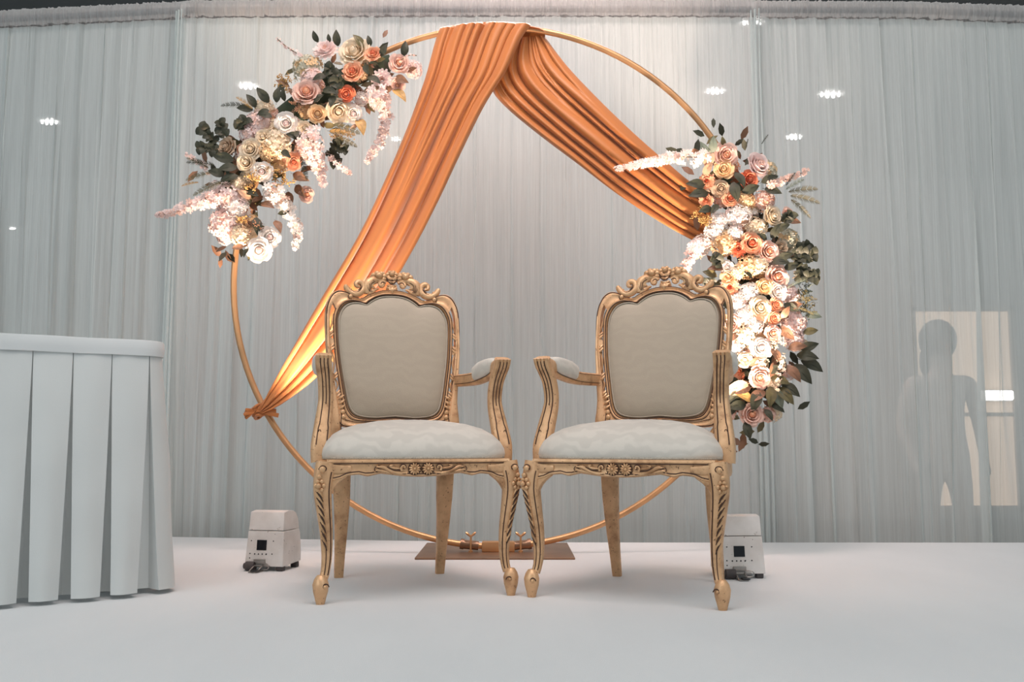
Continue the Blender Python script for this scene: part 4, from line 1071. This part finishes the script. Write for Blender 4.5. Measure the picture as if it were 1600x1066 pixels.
def arrangement(name_loc, axis, halfw, label):
    root = empty('flower_arrangement', name_loc)
    A = [Vector((x, y, 0)) for x, y in axis]
    def near(px, py):
        p = Vector((px, py, 0)); best = None
        for a, b in zip(A, A[1:]):
            t = max(0, min(1, (p-a).dot(b-a)/(b-a).length_squared)); q = a+(b-a)*t
            d = (p-q)
            if best is None or d.length < best[0]: best = (d.length, d)
        return best
    def place(px, py, lift=0.0):
        dist, dv = near(px, py); k = min(1.0, dist/halfw)
        dep = .03 + .15*math.sqrt(max(0, 1-k*k)) + lift
        Y = RY-dep; p = W(px, py, Y)-Vector(name_loc)
        dv = dv.normalized() if dist > 1 else Vector((0, 0, 0))
        nrm = Vector((dv.x*k*.75, -1.0, -dv.y*k*.75)).normalized(); return p, nrm, Y
    rnd = random.Random(len(label))
    def orient(nrm, spin): return (nrm.to_track_quat('Z', 'Y') @ Euler((0, 0, spin)).to_quaternion()).to_euler()
    def rose(px, py, r, col, lift=.0, tx=0, ty=0):
        p, nrm, Y = place(px, py, lift); nrm = (nrm+Vector((tx, 0, ty))+Vector((rnd.uniform(-.15, .15), 0, rnd.uniform(-.2, .1)))).normalized()
        s = r*Y/FOC*1.16; v = rnd.randint(0, 1); a, b = rose_mesh(col, v)
        o = obj('rose', a, root, p-nrm*s*.35, orient(nrm, rnd.random()*6), s)
        o['label'] = {'white': 'white rose', 'cream': 'cream rose', 'blush': 'blush pink rose', 'peach': 'peach rose', 'coral': 'coral rose', 'butter': 'butter yellow rose', 'pinkwhite': 'pale pink rose', 'beige': 'beige rose'}[col]
        n = 6
        for k in range(n):
            obj('petal', b, o, (0, 0, rnd.uniform(-.03, .03)), (rnd.uniform(-.12, .12), rnd.uniform(-.12, .12), 2*PI*k/n+rnd.uniform(-.2, .2)), rnd.uniform(.92, 1.08))
    def mum(px, py, r, col, lift=0):
        p, nrm, Y = place(px, py, lift); s = r*Y/FOC
        obj('chrysanthemum', mum_mesh(col), root, p-nrm*s*.3, orient(nrm, rnd.random()*6), s)
    def hyd(px, py, r, col, lift=0, sq=1.0):
        p, nrm, Y = place(px, py, lift); s = r*Y/FOC*1.08
        obj('hydrangea', hydr_mesh(col, rnd.randint(0, 2)), root, p-nrm*s*.5, orient(nrm, rnd.random()*6), (s, s*sq, s))
    def spray(pts, r0, r1, col, lift=.03, dens=1.0, fr=6.6):
        bm = bmesh.new(); P3 = []
        for i, (x, y) in enumerate(pts):
            t = i/(len(pts)-1); p, nrm, Y = place(x, y, lift); P3.append(p+Vector((0, -.02*t, 0)))
        P = catmull(P3, 8); sweep(bm, P, .0022, seg=5, sub=0)
        for f in bm.faces: f.material_index = 1
        m = len(P); sc_ = (RY-.1)/FOC; L = sum((b-a).length for a, b in zip(P, P[1:]))
        N = int(dens*L/sc_*.62*(.5+.5*(r0+r1)/14))
        for i in range(N):
            t = (i+.5)/N; p = P[min(m-1, int(t*(m-1)))]
            R = lerp(r0, r1, t)*sc_; d = Vector((rnd.gauss(0, 1), rnd.gauss(0, 1)-.5, rnd.gauss(0, 1))).normalized()
            floret(bm, p+d*R*rnd.uniform(.45, 1.0), (d+Vector((0, -.7, 0))).normalized(), fr*sc_*rnd.uniform(.7, 1.1)*(1-.45*t), rnd, 0 if rnd.random() < .8 else 2)
        me = fin('blossom_spray', bm, [PM[col], M_stem, PM['blush' if col != 'blush' else 'pinkwhite']]); obj('blossom_spray', me, root)
    def leaf(px, py, ang, Lpx, kind='dark', shape='long', lift=0.0, toward=.25):
        """leaf starting at px,py and pointing along ang (degrees, 0 right, 90 up)"""
        p, nrm, Y = place(px, py, lift); a = math.radians(ang)
        X = Vector((math.cos(a), -toward+rnd.uniform(-.2, .2), math.sin(a))).normalized()
        Z = Vector((rnd.uniform(-.45, .45), -1, rnd.uniform(-.2, .5))); Z = (Z-X*Z.dot(X)).normalized(); Yv = Z.cross(X)
        M = Matrix((X, Yv, Z)).transposed().to_4x4(); s = Lpx*Y/FOC
        o = obj('leaf', leaf_mesh(kind, shape), root); o.location = p; o.rotation_euler = M.to_euler(); o.scale = (s, s, s)
    def leaves(lst, **k):
        for e in lst: leaf(*e, **k)
    def fern(px, py, ang, Lpx, kind='olive', lift=.02, n=26, wid=.19):
        p, nrm, Y = place(px, py, lift); a = math.radians(ang); s = Lpx*Y/FOC; bm = bmesh.new()
        X = Vector((math.cos(a), -.25, math.sin(a))).normalized(); U = Vector((-math.sin(a), -.1, math.cos(a)))
        pts = [X*(s*i/8)+Vector((0, 0, -s*.14*(i/8)**2)) for i in range(9)]
        sweep(bm, pts, [.0016, .0006], seg=4, sub=0); D = catmull(pts, 4)
        for i in range(n*2):
            t = (i//2+1)/(n+1); q = D[int(t*(len(D)-1))]; sg = 1 if i % 2 else -1
            l = s*wid*(math.sin(PI*(t*.85+.12)))**.7
            e = q+(U*sg*.9+X*.75).normalized()*l
            wv = X*(s*.011)
            f = bm.faces.new([bm.verts.new(v) for v in (q-wv, q.lerp(e, .5)-wv*1.1+Vector((0, -.002, 0)), e, q.lerp(e, .5)+wv*1.1, q+wv)])
        obj('fern_frond', fin('fern_frond', bm, [LM[kind]]), root, p)
    def euca(px, py, ang, Lpx, kind='dark', lr=6.5, n=5):
        p, nrm, Y = place(px, py, .01); a = math.radians(ang); s = Lpx*Y/FOC
        X = Vector((math.cos(a), -.2, math.sin(a))).normalized(); U = Vector((-math.sin(a), 0, math.cos(a)))
        bm = bmesh.new(); pts = [X*(s*i/6)+U*(s*.08*math.sin(i)) for i in range(7)]; sweep(bm, pts, [.0018, .0008], seg=5, sub=2)
        o = obj('eucalyptus_sprig', fin('eucalyptus_stem', bm, [M_stem]), root, p)
        for i in range(n*2):
            q = pts[min(6, 1+i//2)]; sg = 1 if i % 2 else -1
            Xd = (U*sg+X*.4+Vector((0, rnd.uniform(-.8, .3), 0))).normalized(); Z = Vector((rnd.uniform(-.5, .5), -1, rnd.uniform(-.5, .5))); Z = (Z-Xd*Z.dot(Xd)).normalized()
            M = Matrix((Xd, Z.cross(Xd), Z)).transposed().to_4x4(); c = obj('leaf', leaf_mesh(kind, 'round'), o); c.location = q; c.rotation_euler = M.to_euler(); k = lr*2.0*Y/FOC*rnd.uniform(.75, 1.1); c.scale = (k, k*1.1, k)
    def fluff(px, py, r, kind='gold', lift=0.0, n=130):
        """yellow filler sprig of tiny buds"""
        p, nrm, Y = place(px, py, lift); s = r*Y/FOC; bm = bmesh.new()
        for b_ in range(9):
            e = Vector((rnd.gauss(0, .6), rnd.uniform(-.9, .1), rnd.gauss(0, .6))).normalized()*s
            sweep(bm, [Vector((0, .01, 0)), e], .0007, seg=4, sub=0)
            for i in range(n//9):
                q = e*rnd.uniform(.3, 1.0)+Vector([rnd.gauss(0, s*.10) for _ in range(3)])
                bmesh.ops.create_icosphere(bm, subdivisions=1, radius=s*rnd.uniform(.04, .075), matrix=Matrix.Translation(q))
        obj('filler_sprig', fin('filler_sprig', bm, [LM[kind] if kind in LM else PM[kind]]), root, p)
    def foliage(n, kinds, spread):
        """the uncountable bed of leaves under the flowers"""
        bms = {k: bmesh.new() for k in set(kinds)}
        L = []
        for a, b in zip(A, A[1:]):
            for i in range(10): L.append(a.lerp(b, i/10))
        for i in range(n):
            c = rnd.choice(L); k = rnd.choice(kinds); bm = bms[k]
            px, py = c.x+rnd.gauss(0, spread), c.y+rnd.gauss(0, spread)
            d, dv = near(px, py)
            if d > halfw*.93: continue
            p, nrm, Y = place(px, py, -.035); p.y += rnd.uniform(0, .12)
            a = rnd.uniform(0, 2*PI); X = Vector((math.cos(a), rnd.uniform(-.8, .3), math.sin(a))).normalized()
            Z = Vector((rnd.uniform(-.6, .6), -1, rnd.uniform(-.6, .6))); Z = (Z-X*Z.dot(X)).normalized(); V_ = Z.cross(X); s = rnd.uniform(16, 26)*Y/FOC
            row = [(0, 0, 0), (.3, -.2, .05), (.3, 0, 0), (.3, .2, .05), (.65, -.2, .04), (.65, 0, -.01), (.65, .2, .04), (1, 0, -.08)]
            vs = [bm.verts.new(p+(X*x+V_*y+Z*z)*s) for x, y, z in row]
            for f in ((0, 1, 2), (0, 2, 3), (1, 4, 5, 2), (2, 5, 6, 3), (4, 7, 5), (5, 7, 6)): bm.faces.new([vs[q] for q in f])
        for k, bm in bms.items():
            o = obj('foliage', fin('foliage', bm, [LM[k]]), root); o['kind'] = 'stuff'
    def fill(n, cols, spread):
        for i in range(n):
            t = (i+.5)/n*(len(A)-1); a = A[int(t)].lerp(A[min(int(t)+1, len(A)-1)], t-int(t)); an = i*2.4
            hyd(a.x+math.cos(an)*spread*(.35+.65*((i*.618) % 1)), a.y+math.sin(an)*spread*(.35+.65*((i*.618) % 1)), rnd.uniform(11, 15), cols[i % len(cols)], -.035)
    # wire and foam core that holds the stems, wrapped on the hoop
    bm = bmesh.new(); sweep(bm, [W(x, y, RY-.02)-Vector(name_loc) for x, y in axis], [.03, .055, .06, .055, .03], [.03, .045, .05, .045, .03], seg=10)
    part('flower_foam', bm, plain('dark_green_foam', (.03, .045, .025), .9), root)
    tag(root, label, 'flower arrangement', 'flower arrangements on the hoop')
    return rose, mum, hyd, spray, leaf, leaves, fern, euca, fluff, foliage, fill

# ---- left arrangement
rose, mum, hyd, spray, leaf, leaves, fern, euca, fluff, foliage, fill = arrangement(tuple(W(470, 220, RY)), [(380, 372), (362, 300), (398, 238), (455, 180), (528, 130), (612, 96)], 74,
    'cream and peach flower arrangement on the upper left of the gold hoop')
fill(22, ['cream', 'pinkwhite', 'blush', 'butter', 'white'], 46)
foliage(300, ['dark', 'dark', 'brown', 'brown', 'olive'], 32)
for a in [(553, 80, 26, 'cream'), (583, 84, 15, 'peach'), (623.5, 99, 17, 'blush'), (551, 112, 18, 'peach'), (479, 144, 23, 'blush'), (541, 147, 14, 'coral'), (496, 178, 16, 'butter'),
          (529, 174, 20, 'cream'), (552, 178, 16, 'white'), (447, 193, 18, 'white'), (391, 233, 17, 'cream'), (384, 254, 16, 'cream'), (409, 268, 17, 'white'), (459, 253, 14, 'peach'),
          (353, 230, 18, 'beige'), (411, 214, 14, 'cream'), (621, 133, 12, 'blush'), (405, 391, 21, 'white'), (421, 371, 18, 'white'), (479, 304, 13, 'blush'), (476, 200, 12, 'cream')]: rose(*a)
for a in [(508, 75, 23, 'pinkwhite'), (597, 124, 18, 'pinkwhite')]: mum(*a)
for a in [(474, 98, 23, 'palegreen'), (484, 117, 17, 'pinkwhite'), (397, 188, 21, 'pinkwhite'), (408, 165, 16, 'cream'), (429, 219, 24, 'cream'), (418, 236, 16, 'butter'), (352, 307, 24, 'pinkwhite'),
          (345, 349, 25, 'pinkwhite'), (368, 325, 20, 'white'), (373, 366, 16, 'cream'), (424, 304, 12, 'white'), (385, 205, 15, 'pinkwhite'), (478, 235, 15, 'blush'), (591, 150, 18, 'pinkwhite'), (370, 285, 11, 'cream'), (440, 232, 14, 'cream')]: hyd(*a)
spray([(590, 148), (603, 180), (598, 215), (584, 238), (574, 256)], 17, 4, 'pinkwhite', dens=1.3)
spray([(482, 215), (490, 240), (500, 262), (508, 296)], 24, 5, 'pinkwhite', dens=1.9)
spray([(512, 245), (536, 262), (549, 276)], 7, 3, 'pinkwhite')
spray([(335, 312), (300, 322), (272, 333), (246, 338)], 15, 3, 'pinkwhite', dens=1.5)
spray([(424, 300), (446, 322), (460, 345), (466, 368), (463, 390)], 17, 5, 'white', dens=1.8)
spray([(472, 88), (452, 77), (434, 63)], 4, 4, 'pinkwhite', dens=.8, fr=3.5)
spray([(325, 262), (305, 250), (292, 243)], 9, 3, 'pinkwhite', dens=1.0, fr=4)
spray([(625, 95), (640, 88), (652, 90)], 2, 2, 'blush', dens=.6, fr=3)
fluff(398, 286, 20); fluff(441, 288, 22); fluff(445, 130, 17); fluff(463, 166, 15, 'brown'); fluff(380, 340, 12); fluff(535, 210, 18, 'gold'); fluff(395, 355, 16, 'brown'); fluff(425, 268, 14)
leaves([(528, 72, 95, 26), (497, 66, 115, 20), (579, 72, 105, 18), (568, 74, 130, 26, 'olive'), (595, 88, 60, 22), (630, 88, 80, 26), (516, 66, 105, 14), (420, 160, 130, 30), (400, 168, 125, 26), (432, 160, 80, 26),
        (445, 158, 95, 22), (420, 172, 210, 22), (395, 172, 175, 26), (560, 185, -70, 34, 'gold'), (615, 140, -45, 32, 'gold'), (605, 145, 70, 18, 'brown'), (618, 120, -30, 26, 'brown'),
        (510, 118, 200, 24), (520, 112, -20, 22), (505, 140, -20, 28), (522, 150, -100, 24), (575, 120, -30, 26), (585, 135, -60, 26, 'brown'), (458, 272, -25, 30, 'brown'), (462, 290, -50, 28, 'brown'), (470, 268, 10, 24, 'brown'), (450, 300, -80, 30, 'brown'),
        (408, 318, -20, 26, 'brown'), (385, 300, -20, 24, 'dark'), (392, 310, 150, 24, 'blush'), (430, 345, -60, 26, 'brown'), (400, 340, -80, 30), (410, 350, 180, 24, 'brown'), (370, 262, 190, 30), (365, 250, 170, 34), (372, 275, 200, 30), (350, 275, 160, 28),
        (462, 205, -60, 24), (470, 215, 170, 24), (515, 205, -10, 26), (440, 235, -40, 22), (490, 160, 40, 22), (537, 160, 200, 18), (425, 183, 170, 22), (570, 100, -70, 22), (380, 384, 200, 18, 'brown'), (388, 388, -110, 18, 'dark')])
for a in [(325, 262, 150, 38, 'olive'), (330, 270, 195, 40, 'olive'), (335, 258, 170, 44, 'dark'), (345, 285, 205, 46, 'olive'), (385, 165, 178, 40, 'dark'), (520, 195, -15, 50, 'olive'), (515, 205, -5, 46, 'gold'), (525, 215, -20, 40, 'olive'), (470, 245, -70, 40, 'dark'), (395, 170, 140, 34, 'gold'), (310, 285, 190, 26, 'gold')]: fern(*a)
for a in [(345, 222, 150, 42), (345, 230, 190, 38), (355, 215, 120, 30), (515, 225, -20, 36), (510, 235, -45, 34), (372, 205, 60, 24), (528, 118, 150, 22), (515, 135, 20, 24)]: euca(*a)

# ---- right arrangement
rose, mum, hyd, spray, leaf, leaves, fern, euca, fluff, foliage, fill = arrangement(tuple(W(1175, 440, RY)), [(1120, 240), (1152, 300), (1168, 370), (1182, 450), (1190, 530), (1178, 600), (1168, 645)], 84,
    'peach and white flower arrangement on the right side of the gold hoop')
fill(22, ['butter', 'cream', 'peach', 'white', 'blush'], 44)
foliage(380, ['dark', 'dark', 'brown', 'brown', 'olive'], 34)
for a in [(1134, 243, 21, 'blush'), (1131, 264, 16, 'butter'), (1186, 257, 22, 'pinkwhite'), (1171, 281, 16, 'coral'), (1208, 338, 18, 'cream'), (1232, 336, 13, 'blush'), (1201, 393, 18, 'blush'), (1175, 380, 18, 'peach'),
          (1103, 313, 12, 'peach'), (1127, 295, 14, 'beige'), (1136, 417, 11, 'white'), (1214, 433, 21, 'blush'), (1215, 456, 15, 'white'), (1195, 448, 14, 'butter'), (1188, 481, 19, 'cream'), (1213, 476, 12, 'peach'),
          (1210, 497, 12, 'peach'), (1208, 521, 14, 'blush'), (1189, 544, 18, 'white'), (1164, 562, 13, 'cream'), (1187, 590, 18, 'blush'), (1175, 648, 19, 'blush'), (1142, 310, 14, 'peach'), (1138, 432, 13, 'butter'), (1221, 386, 12, 'beige'), (1142, 507, 16, 'blush')]: rose(*a)
for a in [(1104, 283, 15, 'peach'), (1154, 389, 14, 'coral'), (1140, 449, 16, 'peach')]: mum(*a)
for a in [(1167, 311, 15, 'butter'), (1199, 312, 17, 'blush'), (1156, 335, 20, 'white'), (1120, 346, 15, 'white'), (1185, 355, 17, 'cream'), (1116, 361, 18, 'white'), (1132, 379, 21, 'butter'), (1148, 364, 14, 'white'), (1093, 383, 16, 'white'),
          (1170, 416, 18, 'butter'), (1188, 412, 16, 'cream'), (1239, 372, 18, 'palegreen'), (1246, 392, 13, 'palegreen'), (1240, 460, 16, 'pinkwhite'), (1172, 455, 15, 'white'), (1152, 470, 15, 'white'), (1165, 490, 17, 'white'), (1178, 506, 16, 'white'),
          (1247, 506, 22, 'pinkwhite'), (1246, 530, 18, 'pinkwhite'), (1162, 525, 19, 'cream'), (1146, 541, 15, 'white'), (1188, 567, 14, 'cream'), (1205, 263, 16, 'palegreen'), (1134, 643, 15, 'blush'), (1203, 648, 12, 'blush'), (1236, 582, 12, 'pinkwhite'), (1260, 541, 10, 'cream'), (1210, 600, 10, 'cream'), (1150, 425, 12, 'cream')]: hyd(*a)
spray([(1096, 246), (1065, 246), (1040, 250), (1008, 255), (985, 262), (960, 266)], 15, 3, 'white', dens=1.7)
spray([(1092, 385), (1080, 400), (1072, 415), (1066, 430)], 16, 7, 'pinkwhite', dens=1.7)
spray([(1205, 288), (1230, 280), (1260, 269)], 6, 5, 'blush', dens=1.0)
spray([(1225, 560), (1215, 590), (1212, 612)], 8, 4, 'cream', dens=1.0, fr=4)
fluff(1094, 336, 17); fluff(1108, 348, 14); fluff(1250, 470, 20, 'olive'); fluff(1262, 485, 17, 'olive'); fluff(1085, 405, 14, 'butter'); fluff(1215, 535, 14, 'cream'); fluff(1254, 452, 16, 'sage')
leaves([(1103, 248, 105, 30, 'sage'), (1112, 240, 85, 28, 'sage'), (1132, 228, 110, 16, 'olive'), (1104, 262, 75, 36, 'blush'), (1100, 275, 60, 26, 'blush'), (1102, 290, 175, 32), (1106, 302, 190, 34), (1145, 285, -80, 34), (1148, 270, -60, 30), (1160, 300, 20, 30),
        (1190, 285, 20, 28), (1195, 295, -20, 28), (1112, 325, 200, 26), (1122, 320, 230, 22), (1210, 360, 20, 26), (1205, 372, 60, 26), (1215, 405, 20, 26), (1205, 408, -10, 30), (1225, 420, 15, 26, 'dark'), (1230, 345, -10, 22, 'beige' if False else 'brown'),
        (1130, 420, 180, 26, 'brown'), (1120, 432, 160, 24, 'olive'), (1115, 440, -100, 26, 'dark'), (1260, 492, -10, 24, 'sage'), (1255, 520, 10, 24, 'olive'), (1250, 545, 15, 30), (1245, 555, -10, 34), (1252, 563, -28, 38), (1242, 570, -55, 40), (1228, 572, -50, 34, 'brown'),
        (1222, 560, -100, 30), (1215, 565, -120, 30, 'brown'), (1232, 545, 10, 30, 'brown'), (1205, 605, -100, 34, 'olive'), (1212, 608, -75, 32, 'sage'), (1215, 606, -50, 36, 'olive'), (1222, 600, -40, 34), (1195, 612, -150, 34, 'brown'), (1185, 612, -110, 36),
        (1168, 600, 200, 44, 'blush'), (1172, 606, 190, 40, 'brown'), (1160, 612, 215, 34), (1150, 610, 190, 30), (1175, 625, 160, 30, 'gold'), (1165, 632, 190, 32), (1150, 628, 230, 32), (1155, 600, 160, 26), (1205, 632, -30, 24), (1164, 660, -75, 28),
        (1195, 640, -60, 22), (1190, 560, -150, 24, 'brown'), (1205, 545, -60, 28, 'brown'), (1218, 512, -40, 30, 'brown'), (1222, 497, 60, 22, 'brown'), (1152, 520, 230, 20, 'brown'), (1140, 500, 150, 18, 'brown'), (1225, 475, -30, 26), (1228, 480, 10, 26, 'brown'),
        (1152, 555, -100, 22), (1200, 582, 20, 26), (1205, 590, -20, 30, 'olive'), (1180, 492, -40, 18, 'brown'), (1198, 375, 150, 20), (1175, 435, 140, 18), (1170, 345, 200, 16, 'brown')])
for a in [(1232, 300, 10, 46, 'olive'), (1235, 306, -12, 46, 'olive'), (1236, 312, -45, 40, 'olive'), (1228, 296, 35, 34, 'sage'), (1228, 290, 60, 28, 'dark'), (1245, 470, 10, 32, 'olive'), (1242, 480, -20, 30, 'olive'), (1190, 225, 60, 20, 'dark'), (1165, 232, 80, 18, 'dark'), (1230, 450, 30, 34, 'sage')]: fern(*a)
for a in [(1235, 402, 10, 42), (1238, 412, 25, 38), (1240, 425, -5, 40), (1238, 435, 5, 38), (1245, 395, 40, 24), (1130, 412, 150, 20), (1120, 440, 200, 20), (1225, 350, 60, 20)]: euca(*a)
